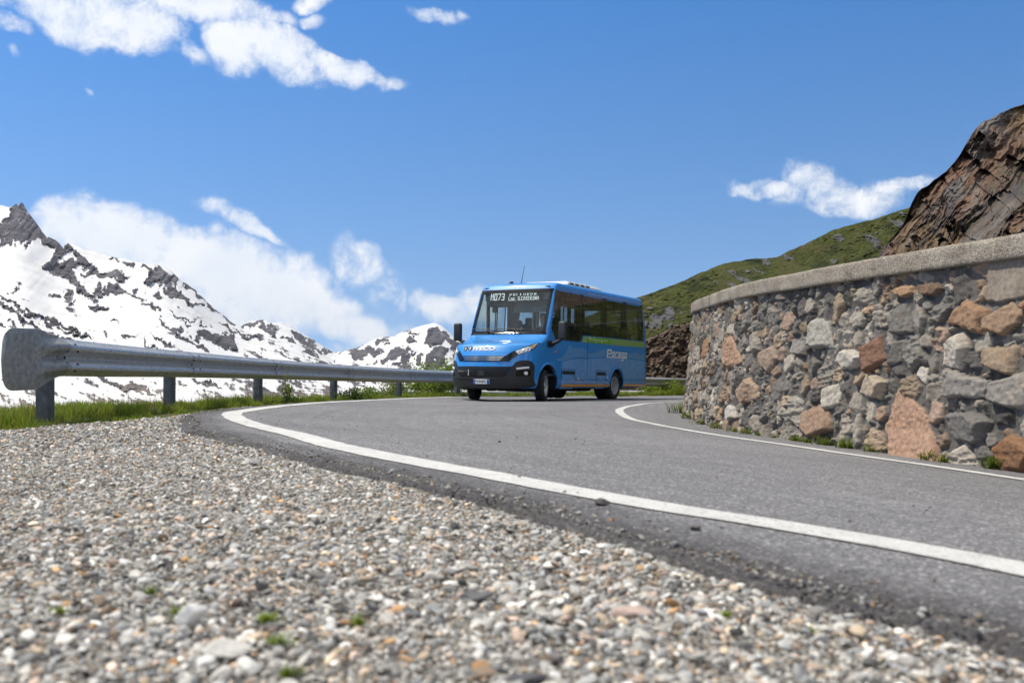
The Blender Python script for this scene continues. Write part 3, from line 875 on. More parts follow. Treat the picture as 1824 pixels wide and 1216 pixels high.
BIG_LINES = [(z4((-80, 610), (0, 655), (80, 695), (180, 745), (330, 790), (430, 815), (560, 895)), 1.6), (z4((-60, 660), (0, 700), (90, 750), (200, 805), (320, 860), (420, 905), (520, 950)), 2.2), (z4((340, 825), (440, 850), (560, 890)), 1.2),
             (z4((705, 850), (770, 865), (830, 885)), 1.5), (z4((890, 855), (950, 880), (1050, 945)), 2.2), (z4((1000, 735), (1100, 755), (1230, 790)), 1.6), (z4((850, 905), (930, 930), (990, 950)), 1.5),
             (z4((-40, 780), (60, 820), (120, 850)), 2.0),
             (z4((560, 1110), (640, 1140), (760, 1165), (900, 1190), (960, 1215)), 2.6), (z4((1180, 1130), (1260, 1150), (1330, 1190)), 3.0), (z4((1400, 1130), (1520, 1165)), 2.6), (z4((0, 1155), (60, 1160), (200, 1205)), 2.5)]

def big_extra(X, Y, nz, st):
    lower = sstep(640, 720, Y)
    right = sstep(330, 470, X) * sstep(560, 600, Y)
    dens = -.10 + .22 * lower + .26 * right + .20 * sstep(700, 735, Y)
    fn = fbm((X * .9 - Y * .35) * .18, (Y + .5 * X) * .07, oct=4, seed=177, gain=.65)
    return np.clip(.30 + .52 * st + .30 * nz + .30 * fn + dens - .13, 0, 1) * sstep(500, 560, Y + 40 * nz)
mountain('mountain_with_spire', (-430, 770), 1.15, BIG, 738, 330.0, lambda x: np.interp(x, [-400, 0, 120, 420, 760], [3000, 2900, 2500, 1900, 900]), BIG_ROCK, 101, nrow=300, jag=2.2, rough=.075, extra=big_extra, lines=BIG_LINES)

MID = [(380, 600), (420, 585), (436, 577), (450, 572), (466, 570), (474, 570), (480, 575), (490, 574), (502, 574), (515, 580), (530, 590), (545, 598), (560, 606), (575, 616), (592, 626), (610, 634), (640, 645), (680, 660)]
MID_ROCK = [z5((130, 180), (200, 150), (290, 122), (345, 140), (395, 220), (400, 295), (330, 265), (290, 215), (250, 200), (290, 160), (200, 195)), z5((500, 178), (560, 200), (640, 270), (760, 350), (830, 390), (760, 380), (650, 320), (560, 260), (520, 215)),
            z5((360, 165), (390, 165), (400, 200)), z5((430, 250), (450, 230), (470, 260), (440, 270)), z5((470, 250), (520, 240), (540, 320), (490, 310)), z5((590, 340), (640, 330), (720, 390), (640, 400)),
            z5((560, 240), (600, 270), (580, 290)), z5((700, 330), (740, 360), (790, 400), (740, 380)), z5((680, 290), (700, 300), (690, 315))]
mountain('middle_mountain', (380, 690), .9, MID, 690, 1500.0, 3900.0, MID_ROCK, 131, nrow=150, jag=1.2, rough=.05,
         extra=lambda X, Y, nz, st: np.clip(.28 + .55 * st + .4 * nz, 0, 1) * sstep(580, 605, Y))
RGT = [(560, 650), (590, 634), (605, 626), (625, 622), (640, 618), (655, 610), (668, 603), (682, 601), (700, 599), (715, 592), (730, 587), (745, 581), (760, 578), (772, 575), (780, 577), (790, 583), (800, 592), (815, 606), (840, 620), (880, 634), (930, 650)]
RGT_ROCK = [z5((1500, 270), (1560, 175), (1600, 148), (1640, 185), (1720, 250), (1780, 330), (1740, 380), (1660, 260), (1650, 220), (1640, 310), (1600, 300), (1560, 330), (1500, 320)), z5((1545, 480), (1560, 380), (1620, 330), (1680, 350), (1690, 420), (1740, 460), (1600, 495)),
            z5((1150, 440), (1230, 395), (1330, 350), (1450, 300), (1400, 370), (1330, 420), (1300, 440), (1180, 475)), z5((1300, 490), (1380, 400), (1450, 330), (1470, 340), (1400, 480)), z5((1450, 480), (1490, 370), (1520, 400), (1500, 480)),
            z5((920, 405), (1050, 350), (1110, 345), (1200, 360), (1180, 382), (980, 412)), z5((1100, 315), (1180, 262), (1240, 290), (1130, 332)), z5((1180, 320), (1250, 305), (1280, 320), (1200, 330)), z5((1350, 280), (1400, 240), (1450, 245), (1400, 280)),
            z5((830, 360), (900, 350), (1000, 335), (1100, 300), (1000, 350), (900, 362)), z5((1200, 255), (1270, 255), (1270, 262), (1200, 265)), z5((1320, 238), (1430, 205), (1500, 185), (1480, 200), (1380, 235)), z5((790, 440), (840, 420), (860, 440), (810, 450)), z5((1060, 450), (1120, 430), (1130, 445))]
mountain('right_mountain', (560, 960), .9, RGT, 705, 1300.0, 3400.0, RGT_ROCK, 151, nrow=170, jag=1.2, rough=.05,
         extra=lambda X, Y, nz, st: np.clip(.22 + .5 * st + .45 * nz, 0, 1) * sstep(590, 625, Y))

# ---- green hill on the right, with a raw cut bank at its foot
HILL = [(740, 684), (765, 670), (775, 662), (790, 655), (810, 648), (840, 640), (900, 622), (980, 596), (1040, 566), (1080, 546), (1120, 534), (1146, 527), (1165, 520), (1200, 506), (1230, 494), (1260, 481), (1290, 470), (1330, 462), (1360, 461), (1385, 458),
        (1400, 449), (1440, 431), (1480, 412), (1520, 399), (1560, 389), (1615, 371), (1680, 340), (1800, 300), (2100, 230), (2600, 200)]
def build_hill():
    xs = np.concatenate([np.arange(740, 1140, 2.5), np.arange(1140, 1660, .8), np.arange(1660, 2600, 6)])
    nrow = 330
    t = np.linspace(0, 1, nrow)[:, None]
    yr = pts_interp(HILL, xs) + 2.2 * fbm(xs * .05, 0, oct=5, seed=201, gain=.6)
    # foot: by the lower road on the left, just behind the wall on the right
    dirx = (xs - CX) / FPX
    Pw, _ = resample(WALL_BASE, 2500)
    wallr = np.array([np.interp(d, (Pw[:, 0] / Pw[:, 1])[1300:], Pw[1300:, 1]) for d in np.clip(dirx, .17, .5)])
    r0 = np.interp(xs, [740, 1000, 1238, 1296, 1500, 1800, 2600], [49, 49, 49.5, 17, 14, 13, 13])
    zb = np.interp(xs, [740, 1000, 1238, 1296, 2600], [-2.1, -2.1, -2.05, .5, .5])
    yb = HY - zb / r0 * FPX
    r1 = np.interp(xs, [740, 900, 1146, 1300, 1615, 2600], [54, 62, 78, 74, 62, 55])
    Yp = yb[None] * (1 - t) + yr[None] * t
    Xp = np.broadcast_to(xs[None], Yp.shape)
    # cut bank: steep up to its lip, then the turf slope
    lip_y = pts_interp([(740, 668), (790, 664), (850, 650), (1000, 630), (1150, 606), (1200, 584), (1230, 572), (1300, 560), (2600, 560)], xs)[None] + 5 * fbm(Xp * .06, Yp * .0, oct=4, seed=203)
    a = np.clip((yb[None] - Yp) / np.maximum(yb[None] - lip_y, 1), 0, 1); b = np.clip((lip_y - Yp) / np.maximum(lip_y - yr[None], 1), 0, 1)
    left = (1 - sstep(1240, 1292, xs))[None]
    rl = r0[None] + 2.6 * a + np.maximum(r1 - r0 - 2.6, 2)[None] * b ** 1.15
    rr = r0[None] + (r1 - r0)[None] * t ** .9
    D = rl * left + rr * (1 - left)
    bank = np.maximum(left * (1 - sstep(.0, .06, b)), sstep(1590, 1680, Xp))
    # bedrock showing through the turf
    ax = (Xp + .7 * Yp) * .022; ay = (Yp - .55 * Xp) * .045
    oc = fbm(ax, ay, oct=5, seed=205, gain=.6)
    big = pts_interp([(1146, 0), (1160, 1)], xs)[None]
    spots = np.zeros(Xp.shape)
    for (cx, cy, rx, ry, wgt) in [(1650, 420, 70, 34, 1.0), (1560, 415, 50, 20, .75), (1478, 438, 26, 12, .9), (1500, 425, 22, 10, .9), (1360, 485, 22, 9, .8), (1170, 570, 18, 10, .9), (1192, 553, 10, 8, .8), (1165, 575, 24, 8, .7), (1240, 510, 14, 6, .6), (1300, 505, 16, 7, .55), (1160, 548, 8, 4, .7), (1600, 400, 30, 14, .8)]:
        spots = np.maximum(spots, wgt * (1 - np.hypot((Xp - cx) / rx, (Yp - cy) / ry)))
    rock = np.clip(sstep(.22, .42, oc + .75 * np.maximum(spots, 0) - .05), 0, 1) * (1 - bank)
    lump = fbm(Xp * .05, Yp * .10, oct=4, seed=207)
    crag = ridged((Xp + .9 * Yp) * .05, (Yp - .8 * Xp) * .09, oct=5, seed=208, gain=.6)
    tus = fbm(Xp * .22, Yp * .4, oct=3, seed=209)
    rub = fbm(Xp * .25, Yp * .28, oct=4, seed=210, gain=.65)
    ledge = ridged((Xp * .75 + Yp * .6) * .05, (Yp * .75 - Xp * .55) * .16, oct=5, seed=211, gain=.62)
    edge = sstep(.0, .05, t) * (1 - .6 * sstep(.96, 1.0, t))
    scale = D / 70.0
    disp = (1.2 * lump + .7 * tus) * (1 - bank) * scale - rock * (crag * 2.2 - .4) * scale - bank * (.20 * (ledge - .45) + .42 * fbm(Xp * .11, Yp * .11, oct=5, seed=218, gain=.6) + .22 * rub)
    D = D + disp * edge
    V = np.stack([dirx[None] * D, D, (HY - Yp) / FPX * D], -1)
    back = []
    for g, dz in ((1.06, .4), (1.25, 3), (2.2, 26)):
        bk = V[-1].copy(); bk[:, :2] *= g; bk[:, 2] -= dz; back.append(bk[None])
    foot = V[0].copy(); foot[:, :2] *= .985; foot[:, 2] -= 1.5
    V = np.concatenate([foot[None], V] + back, 0)
    pad = lambda q: np.concatenate([q[:1], q] + [q[-1:]] * 3, 0).ravel()
    moss = sstep(-.1, .5, fbm((Xp + .5 * Yp) * .03, Yp * .08, oct=5, seed=212))
    yel = sstep(.1, .5, fbm(Xp * .03, Yp * .05, oct=4, seed=213))
    me = np_mesh('hill', V.reshape(-1, 3), grid_faces(*V.shape[:2]), True, {'rock': pad(rock), 'bank': pad(bank + 0 * Xp), 'moss': pad(moss), 'yel': pad(yel)})
    m = Mat('alpine_turf'); co = m.coord()
    n = m.noise(co, .9, 6, .65); n2 = m.noise(co, 4.0, 5, .65)
    g = m.ramp(n2, [(.28, (.030, .040, .008)), (.5, (.096, .112, .022)), (.70, (.19, .185, .055))])
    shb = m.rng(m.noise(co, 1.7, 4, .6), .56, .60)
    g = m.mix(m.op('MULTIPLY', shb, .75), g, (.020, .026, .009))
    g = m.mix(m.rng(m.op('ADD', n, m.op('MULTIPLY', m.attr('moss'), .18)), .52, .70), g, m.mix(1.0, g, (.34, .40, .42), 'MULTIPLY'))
    g = m.mix(m.op('MULTIPLY', m.attr('yel'), .55), g, (.13, .12, .04))
    dry = m.rng(m.noise(co, 2.3, 5, .6), .6, .72); g = m.mix(m.op('MULTIPLY', dry, .7), g, (.14, .115, .065))
    rk = m.ramp(m.noise(co, 1.6, 8, .7), [(.3, (.07, .07, .075)), (.5, (.17, .17, .17)), (.7, (.31, .31, .30))])
    bk = m.ramp(m.noise(m.coord('Object', (1, 1, 1.15)), 1.9, 10, .75, .3), [(.25, (.09, .062, .047)), (.42, (.19, .135, .10)), (.56, (.28, .21, .16)), (.72, (.46, .40, .34))])
    st = m.rng(m.voro(co, 2.2), .16, .10); sel = m.rng(m.noise(co, .7, 2), .45, .55)
    g = m.mix(m.op('MULTIPLY', st, m.op('MULTIPLY', sel, .8)), g, (.33, .325, .31))
    c = m.mix(m.rng(m.op('ADD', m.attr('rock'), m.op('MULTIPLY', m.op('SUBTRACT', n2, .5), 1.1)), .4, .55), g, rk)
    c = m.mix(m.rng(m.op('ADD', m.attr('bank'), m.op('MULTIPLY', m.op('SUBTRACT', n, .5), .8)), .42, .56), c, bk)
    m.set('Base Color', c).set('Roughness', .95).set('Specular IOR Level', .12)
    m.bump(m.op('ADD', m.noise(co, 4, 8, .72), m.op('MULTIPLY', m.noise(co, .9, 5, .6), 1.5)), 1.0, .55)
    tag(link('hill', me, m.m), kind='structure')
build_hill()

# ---- brown slab of rock above the wall
CLIFF = [(1535, 476), (1552, 470), (1566, 455), (1575, 440), (1590, 425), (1600, 412), (1610, 398), (1618, 380), (1625, 360), (1634, 345), (1643, 336), (1656, 330), (1664, 322), (1676, 313), (1688, 303), (1700, 291), (1712, 274), (1722, 256), (1732, 240), (1742, 227), (1755, 214), (1770, 209), (1785, 200),
         (1800, 193), (1812, 190), (1824, 185), (1900, 152), (2000, 118), (2200, 90), (2700, 60)]
def build_cliff():
    xs = np.concatenate([np.arange(1535, 1850, .7), np.arange(1850, 2700, 4)])
    nrow = 420
    t = np.linspace(0, 1, nrow)[:, None]
    yr = pts_interp(CLIFF, xs) + 2.0 * fbm(xs * .08, 0, oct=4, seed=301)
    yb = np.full(len(xs), 560.0)
    Yp = yb[None] * (1 - t) + np.minimum(yr, yb - 8)[None] * t
    Xp = np.broadcast_to(xs[None], Yp.shape)
    r0 = np.interp(xs, [1535, 1700, 2000, 2700], [17.5, 14.5, 11.5, 10.0]); r1 = r0 + np.interp(xs, [1535, 1600, 1824, 2700], [.8, 2.2, 6.5, 9])
    D = r0[None] + (r1 - r0)[None] * t ** 1.1
    # beds dip down to the left: along / across the dip
    al = (Xp * .62 - Yp * .78); ac = (Xp * .78 + Yp * .62)
    wob = 22 * fbm(Xp * .012, Yp * .012, oct=4, seed=302)
    a2 = ac + wob
    beds = ridged(a2 * .030, al * .0045, oct=6, seed=303, gain=.58)
    steps = ridged(a2 * .085, al * .012, oct=4, seed=304, gain=.6)
    crack = 1 - ridged(al * .018, a2 * .010, oct=5, seed=305)
    lump = fbm(Xp * .012, Yp * .014, oct=5, seed=306)
    chip = fbm(a2 * .25, al * .06, oct=4, seed=307, gain=.6)
    slab = sstep(1700, 1760, Xp + .9 * (Yp - 430)) * sstep(300, 360, Yp)       # the nearer buttress on the right
    edge = sstep(1.0, .985, t)
    disp = -.36 * (beds - .5) - .15 * (steps - .5) - .8 * lump - .07 * chip - 1.3 * slab + .25 * (crack > .62)
    D = D + disp * (.35 + .65 * edge)
    V = np.stack([(Xp - CX) / FPX * D, D, (HY - Yp) / FPX * D], -1)
    back = []
    for g, dz in ((1.05, .15), (1.4, 2.0), (1.9, 7)):
        bk = V[-1].copy(); bk[:, :2] *= g; bk[:, 2] -= dz; back.append(bk[None])
    foot = V[0].copy(); foot[:, :2] *= .98; foot[:, 2] -= 1.2
    V = np.concatenate([foot[None], V] + back, 0)
    # bands of iron red, ochre and near black along the beds
    b1 = fbm(a2 * .016, al * .005, oct=5, seed=311, gain=.55); b2 = fbm(a2 * .03 + 40, al * .008, oct=5, seed=312, gain=.6); b3 = fbm(a2 * .011 + 9, al * .006, oct=4, seed=313)
    c = np.zeros(Xp.shape + (3,)) + np.array((.092, .068, .052))
    def mixin(f, col):
        nonlocal c
        c = c * (1 - f[..., None]) + np.array(col) * f[..., None]
    mixin(sstep(-.05, .35, b1), (.165, .092, .058))
    mixin(sstep(.05, .45, b3) * .8, (.18, .120, .062))
    mixin(sstep(.12, .45, b2) * .8, (.050, .045, .050))
    mixin(sstep(.2, .5, fbm(a2 * .05 + 70, al * .01, oct=4, seed=314)) * .7, (.17, .16, .145))
    mixin(slab * sstep(-.2, .2, fbm(a2 * .03 + 5, al * .01, oct=4, seed=315)) * .75, (.20, .185, .165))
    mixin(sstep(.35, .6, fbm(Xp * .03, Yp * .03, oct=5, seed=316)) * .5, (.10, .095, .05))
    c = .74 * c * (1 + .5 * fbm(a2 * .16, al * .02, oct=5, seed=317, gain=.65))[..., None]
    pad = np.concatenate([c[:1], c] + [c[-1:]] * 3, 0)
    me = np_mesh('rock_face', V.reshape(-1, 3), grid_faces(*V.shape[:2]), True, {'col': np.clip(pad, .015, .6).reshape(-1, 3)})
    tag(link('cliff', me, stone_field_mat('cliff_rock', .8, .7, 9, .38)), kind='structure')
build_cliff()

# ------------------------------------------------------------------ guardrails
def galv_mat():
    m = Mat('galvanised_steel'); co = m.coord()
    sp = m.voro(m.coord('Object', (1, 1, 1)), 38, out='Color'); s = m.N.new('ShaderNodeSeparateColor'); m.L.new(sp, s.inputs[0])
    c = m.ramp(s.outputs[0], [(0, (.44, .44, .435)), (.5, (.52, .52, .515)), (1, (.60, .60, .595))])
    st = m.noise(m.coord('Object', (1.2, 1.2, 9)), 6, 6, .7)
    c = m.mix(m.rng(st, .5, .72, 0, .55), c, (.20, .205, .205))
    m.set('Base Color', c).set('Metallic', .75).set('Roughness', m.rng(m.noise(co, 8, 4), .3, .7, .40, .58))
    m.bump(m.noise(co, 4, 3), .12, .02)
    return m.m
M_GALV = galv_mat()
M_DARKHOLE = simple('bolt_hole_dark', (.012, .012, .013), .7)

W_PROF = np.array([(.004, .155), (.010, .150), (.030, .132), (.058, .114), (.074, .104), (.081, .092), (.083, .078), (.080, .064), (.070, .053), (.045, .036), (.018, .016), (.008, .006), (.006, 0),
                   (.008, -.006), (.018, -.016), (.045, -.036), (.070, -.053), (.080, -.064), (.083, -.078), (.081, -.092), (.074, -.104), (.058, -.114), (.030, -.132), (.010, -.150), (.004, -.155)])

def guardrail(name, label, P2, top, post_every, first_post, end_plate, seg_beams=True, base_z=None):
    """P2: plan points, top: height of the rail's upper edge at these points"""
    root = empty(name, (P2[0][0], P2[0][1], top[0] - .7))
    tag(root, label, 'guardrail')
    inv = Matrix.Translation(-root.location)
    P, Lr = resample(np.column_stack([P2, top]), 1600)
    s = np.linspace(0, Lr, 1600)
    nn = normals2(P[:, :2])                       # towards the road (right of travel)
    def at(q): return np.array([np.interp(q, s, P[:, k]) for k in range(3)]), np.array([np.interp(q, s, nn[:, k]) for k in range(2)])
    def add(nm, me, mat):
        o = link(nm, me, mat, root); o.matrix_parent_inverse = inv
        return o
    cuts = [0.0]
    q = first_post
    posts = []
    while q < Lr - .2:
        posts.append(q); q += post_every
    cuts = [0.0] + [p + .22 for p in posts[1:]] + [Lr]
    for a, b in zip(cuts, cuts[1:]):
        if b - a < .1: continue
        qs = np.linspace(a - (.0 if a == 0 else .0), min(b + .10, Lr), max(4, int((b - a) / .12)))
        c = np.array([np.interp(qs, s, P[:, k]) for k in range(3)]).T; n_ = np.array([np.interp(qs, s, nn[:, k]) for k in range(2)]).T
        lap = np.where(qs > b - .02, -.004, 0.0)  # the near end slips behind the next beam
        th = .004
        rows = []
        for (d, z) in W_PROF: rows.append(np.column_stack([c[:, 0] + n_[:, 0] * (d + lap), c[:, 1] + n_[:, 1] * (d + lap), c[:, 2] - .155 + z]))
        for (d, z) in W_PROF[::-1]: rows.append(np.column_stack([c[:, 0] + n_[:, 0] * (d + lap - th), c[:, 1] + n_[:, 1] * (d + lap - th), c[:, 2] - .155 + z * .985]))
        rows.append(rows[0])
        V = np.stack(rows, 0)
        me = np_mesh('rail_beam', V.reshape(-1, 3), grid_faces(*V.shape[:2]), True)
        bm = bmesh.new(); bm.from_mesh(me)
        for f in bm.faces: f.material_index = 0
        n0 = len(bm.faces)
        for (ds, z, r) in ((.16, 0, .020), (.06, .05, .011), (.06, -.05, .011), (.28, .055, .011), (.28, -.055, .011), (.24, .11, .010), (.24, -.11, .010)):
            cc, nb = at(min(a + ds, Lr))
            d = np.interp(z, W_PROF[::-1, 1], W_PROF[::-1, 0]) + .003
            rr = Matrix.Rotation(math.atan2(nb[1], nb[0]), 4, 'Z') @ Matrix.Rotation(R(90), 4, 'Y')
            bmesh.ops.create_cone(bm, cap_ends=True, segments=10, radius1=r, radius2=r * .8, depth=.014,
                                  matrix=Matrix.Translation((cc[0] + nb[0] * d, cc[1] + nb[1] * d, cc[2] - .155 + z)) @ rr)
        # the dark lap line where this beam starts
        c0, nb = at(a); tt = np.array([nb[1], -nb[0]]) * -1; wj = .014 if a == 0 else .006
        pr = []
        for (d, z) in W_PROF:
            bow = .035 * (1 - (d / .083)) if True else 0
            for o_ in (-wj + .0, wj):
                pr.append(bm.verts.new((c0[0] + nb[0] * (d + .0035) + tt[0] * (o_ + .02 - bow), c0[1] + nb[1] * (d + .0035) + tt[1] * (o_ + .02 - bow), c0[2] - .155 + z)))
        for k in range(len(W_PROF) - 1): bm.faces.new((pr[2 * k], pr[2 * k + 1], pr[2 * k + 3], pr[2 * k + 2]))
        bm.faces.ensure_lookup_table()
        for f in bm.faces[n0:]: f.material_index = 1
        bm.to_mesh(me); bm.free()
        me.set_sharp_from_angle(angle=R(50))
        o = add('rail_beam', me, [M_GALV, M_DARKHOLE])
    for i, q in enumerate(posts):
        c, n_ = at(q)
        zt = c[2] - .03
        zb = float(ground_z(c[0] - n_[0] * .12, c[1] - n_[1] * .12)) - .25 if base_z is None else base_z
        bm = bmesh.new()
        rot = Matrix.Rotation(math.atan2(n_[1], n_[0]), 3, 'Z')
        ctr = Vector((c[0] - n_[0] * .085, c[1] - n_[1] * .085, (zt + zb) / 2))
        bx(bm, ctr, (.008, .155, zt - zb), .003, rot)                                   # web faces the road
        for sgn in (-1, 1):
            bx(bm, ctr + rot @ Vector((-.045, sgn * .0775, 0)), (.09, .006, zt - zb), .002, rot)
        me = bm_mesh('post', bm); add('post', me, M_POST)
        # spacer cap seen above the beam
        if end_plate and i > 0:
            bm = bmesh.new(); bx(bm, Vector((c[0] - n_[0] * .03, c[1] - n_[1] * .03, c[2] + .006)), (.05, .20, .010), .003, rot)
            add('spacer', bm_mesh('spacer', bm), M_GALV)
    if end_plate:
        # fishtail terminal: the two waves fade out into a flat rounded plate
        c, n_ = at(0.0); d0 = np.array([-(P[12, 0] - P[0, 0]), -(P[12, 1] - P[0, 1])]); d0 /= np.linalg.norm(d0)
        dirv = np.array([-.37, -.93]); dirv = .35 * d0 + .65 * dirv / np.linalg.norm(dirv); dirv /= np.linalg.norm(dirv)
        Lp = .69; nl = 64
        ls = np.linspace(-.10, Lp, nl)
        rows = []
        zz = np.linspace(1, -1, 61)
        for l in ls:
            f = sstep(-.02, .40, l)
            hh = .158 + .080 * sstep(-.06, .34, l)
            e = max(0, (l - (Lp - .15)) / .15)
            hh *= max(1 - e ** 3.0, .0) ** (1 / 2.6) if e > 0 else 1
            drop = -.015 * f
            wd = np.interp(np.clip(zz * .155 * min(hh / .158, 1.35), -.155, .155), W_PROF[::-1, 1], W_PROF[::-1, 0])
            d = wd * (1 - f) + .06 * f + .008 - .05 * f * abs(zz) ** 4 * .3
            back = dirv if l > 0 else d0
            p = c[:2] + back * l
            rows.append(np.column_stack([p[0] + n_[0] * d, p[1] + n_[1] * d, c[2] - .155 + drop + zz * hh]))
        F = np.stack(rows, 0); B = F.copy(); B[..., 0] -= n_[0] * .006; B[..., 1] -= n_[1] * .006
        nv = F.shape[0] * F.shape[1]
        f1 = grid_faces(*F.shape[:2]); f2 = f1[:, ::-1] + nv
        k = F.shape[1]
        bd = []
        for i in range(nl - 1): bd += [(i * k, (i + 1) * k, (i + 1) * k + nv, i * k + nv), (i * k + k - 1 + nv, (i + 1) * k + k - 1 + nv, (i + 1) * k + k - 1, i * k + k - 1)]
        for j in range(k - 1): bd += [((nl - 1) * k + j, (nl - 1) * k + j + 1, (nl - 1) * k + j + 1 + nv, (nl - 1) * k + j + nv), (j + nv, j + 1 + nv, j + 1, j)]
        me = np_mesh('end_plate', np.concatenate([F.reshape(-1, 3), B.reshape(-1, 3)]), [np.concatenate([f1, f2, np.array(bd)])], True)
        me.set_sharp_from_angle(angle=R(50))
        add('end_plate', me, M_ENDPL)
    return root

def endplate_mat():
    m = Mat('weathered_zinc'); co = m.coord()
    c = m.ramp(m.noise(co, 22, 6, .68), [(.32, (.20, .208, .208)), (.5, (.29, .30, .30)), (.7, (.40, .41, .41))])
    m.set('Base Color', c).set('Metallic', .55).set('Roughness', .55)
    m.bump(m.noise(co, 30, 4), .15, .01)
    return m.m
M_ENDPL = endplate_mat()
M_POST = simple('dull_post_steel', (.115, .125, .135), .6, .35, noise=.35, nscale=14)
RAIL_TOP = np.array([.128, .088, .037, -.072, -.20, -.33, -.43, -.56, -.83, -1.02, -1.22])
guardrail('guardrail', 'long galvanised guardrail sweeping round the outside of the bend, with a flared end plate', RAIL, RAIL_TOP, 3.56, .12, True)
LOWP = np.array([(-6, 42.6), (0, 42.7), (6, 43.0), (12, 43.9), (18, 45.1), (26, 47)])
guardrail('guardrail', 'low far guardrail along the lower road, seen beneath the first one behind the bus', LOWP, np.array([-1.55, -1.56, -1.58, -1.60, -1.62, -1.65]), 3.56, 1.0, False, base_z=-2.4)

# ------------------------------------------------------------------ the bus (local axes: x = across, +x the driver's side; y = rearwards; z = up)
BUS = empty('minibus', (-.230, 22.406, -1.062), (R(-1.5), 0, R(-29.4)))
tag(BUS, 'bright blue minibus with dark windows and black bumper coming round the bend', 'bus')

_T = np.array([  # z, y front, corner depth, corner power, half width, y rear
    (.30, -.87, .72, 2.3, .97, 6.02), (.36, -.91, .74, 2.3, 1.01, 6.12), (.50, -.935, .75, 2.3, 1.03, 6.17), (.76, -.935, .75, 2.3, 1.03, 6.17), (.88, -.92, .75, 2.3, 1.03, 6.17), (1.0, -.88, .74, 2.3, 1.03, 6.165),
    (1.1, -.845, .73, 2.3, 1.03, 6.16), (1.18, -.80, .71, 2.3, 1.03, 6.155), (1.225, -.768, .70, 2.3, 1.03, 6.15), (1.25, -.725, .68, 2.3, 1.03, 6.15), (1.28, -.62, .63, 2.3, 1.03, 6.15), (1.315, -.46, .57, 2.35, 1.03, 6.15), (1.36, -.27, .48, 2.4, 1.03, 6.15), (1.42, -.10, .38, 2.4, 1.03, 6.15),
    (1.47, .03, .30, 2.5, 1.03, 6.15), (1.50, .095, .24, 2.5, 1.03, 6.15), (1.53, .135, .21, 2.5, 1.03, 6.15), (1.7, .21, .16, 2.9, 1.025, 6.12), (2.0, .34, .15, 3.0, 1.012, 6.07), (2.3, .47, .15, 3.0, .998, 6.01),
    (2.5, .555, .15, 3.0, .988, 5.97), (2.58, .60, .15, 3.0, .982, 5.955), (2.64, .635, .15, 3.0, .974, 5.94), (2.68, .675, .16, 2.8, .955, 5.925), (2.705, .725, .18, 2.6, .92, 5.90), (2.725, .81, .20, 2.5, .86, 5.86), (2.742, .95, .24, 2.4, .74, 5.80), (2.755, 1.2, .3, 2.2, .55, 5.65), (2.765, 1.6, .3, 2.2, .2, 5.4)])
def prof(z):
    return [float(np.interp(z, _T[:, 0], _T[:, k])) for k in range(1, 6)]
def front_y(w, z, off=0.0):
    uf, B, p, W, ur = prof(z)
    t = min(abs(w) / W, .9999)
    return uf + B * (1 - (1 - t ** p) ** (1 / p)) - off
def side_w(z): return prof(z)[3]

def ring(z, inset=0.0, umin=None):
    uf, B, p, W, ur = prof(z)
    uf += inset; W -= inset; ur -= inset
    if umin is not None and uf < umin: uf, B = umin, .12
    pts = []
    ph = np.linspace(-math.pi / 2, math.pi / 2, 45)
    for a in ph:
        w = W * np.sign(a) * abs(math.sin(a)) ** (2 / p); y = uf + B * (1 - abs(math.cos(a)) ** (2 / p))
        pts.append((w, y))
    ya, yb = uf + B, ur - .10
    for k in range(1, 60): pts.append((W, ya + (yb - ya) * k / 60))
    for a in np.linspace(math.pi / 2, -math.pi / 2, 25):
        w = W * np.sign(a) * abs(math.sin(a)) ** (2 / 4.0); y = ur - .10 * (1 - abs(math.cos(a)) ** (2 / 3.0)) if True else 0
        pts.append((w, y))
    for k in range(1, 60): pts.append((-W, yb + (ya - yb) * k / 60))
    return [(w, y, z) for w, y in pts]

def loft(zs, **kw):
    bm = bmesh.new(); prev = None
    rings = [[bm.verts.new(p) for p in ring(z, **kw)] for z in zs]
    n = len(rings[0])
    for a, b in zip(rings, rings[1:]):
        for k in range(n): bm.faces.new((a[k], a[(k + 1) % n], b[(k + 1) % n], b[k]))
    bm.faces.new(rings[0][::-1]); bm.faces.new(rings[-1])
    bmesh.ops.remove_doubles(bm, verts=bm.verts, dist=1e-5)
    bmesh.ops.recalc_face_normals(bm, faces=bm.faces)
    return bm

def prism(poly, axis, a, b):
    """poly in (y,z) for axis x, (x,z) for axis y"""
    bm = bmesh.new()
    mk = (lambda p, t: (t, p[0], p[1])) if axis == 'x' else (lambda p, t: (p[0], t, p[1]))
    A = [bm.verts.new(mk(p, a)) for p in poly]; B = [bm.verts.new(mk(p, b)) for p in poly]
    n = len(poly)
    bm.faces.new(A); bm.faces.new(B[::-1])
    for k in range(n): bm.faces.new((A[k], B[k], B[(k + 1) % n], A[(k + 1) % n]))
    bmesh.ops.recalc_face_normals(bm, faces=bm.faces)
    return bm

def cut(me, cutters):
    o = bpy.data.objects.new('tmp', me); COL.objects.link(o); cs = []
    for bm in cutters:
        cm = bpy.data.meshes.new('cut'); bm.to_mesh(cm); bm.free()
        c = bpy.data.objects.new('cut', cm); COL.objects.link(c); cs.append(c)
        md = o.modifiers.new('b', 'BOOLEAN'); md.object = c; md.operation = 'DIFFERENCE'; md.solver = 'EXACT'
    dg = bpy.context.evaluated_depsgraph_get()
    res = bpy.data.meshes.new_from_object(o.evaluated_get(dg))
    for x in [o] + cs:
        d = x.data; bpy.data.objects.remove(x); bpy.data.meshes.remove(d)
    return res

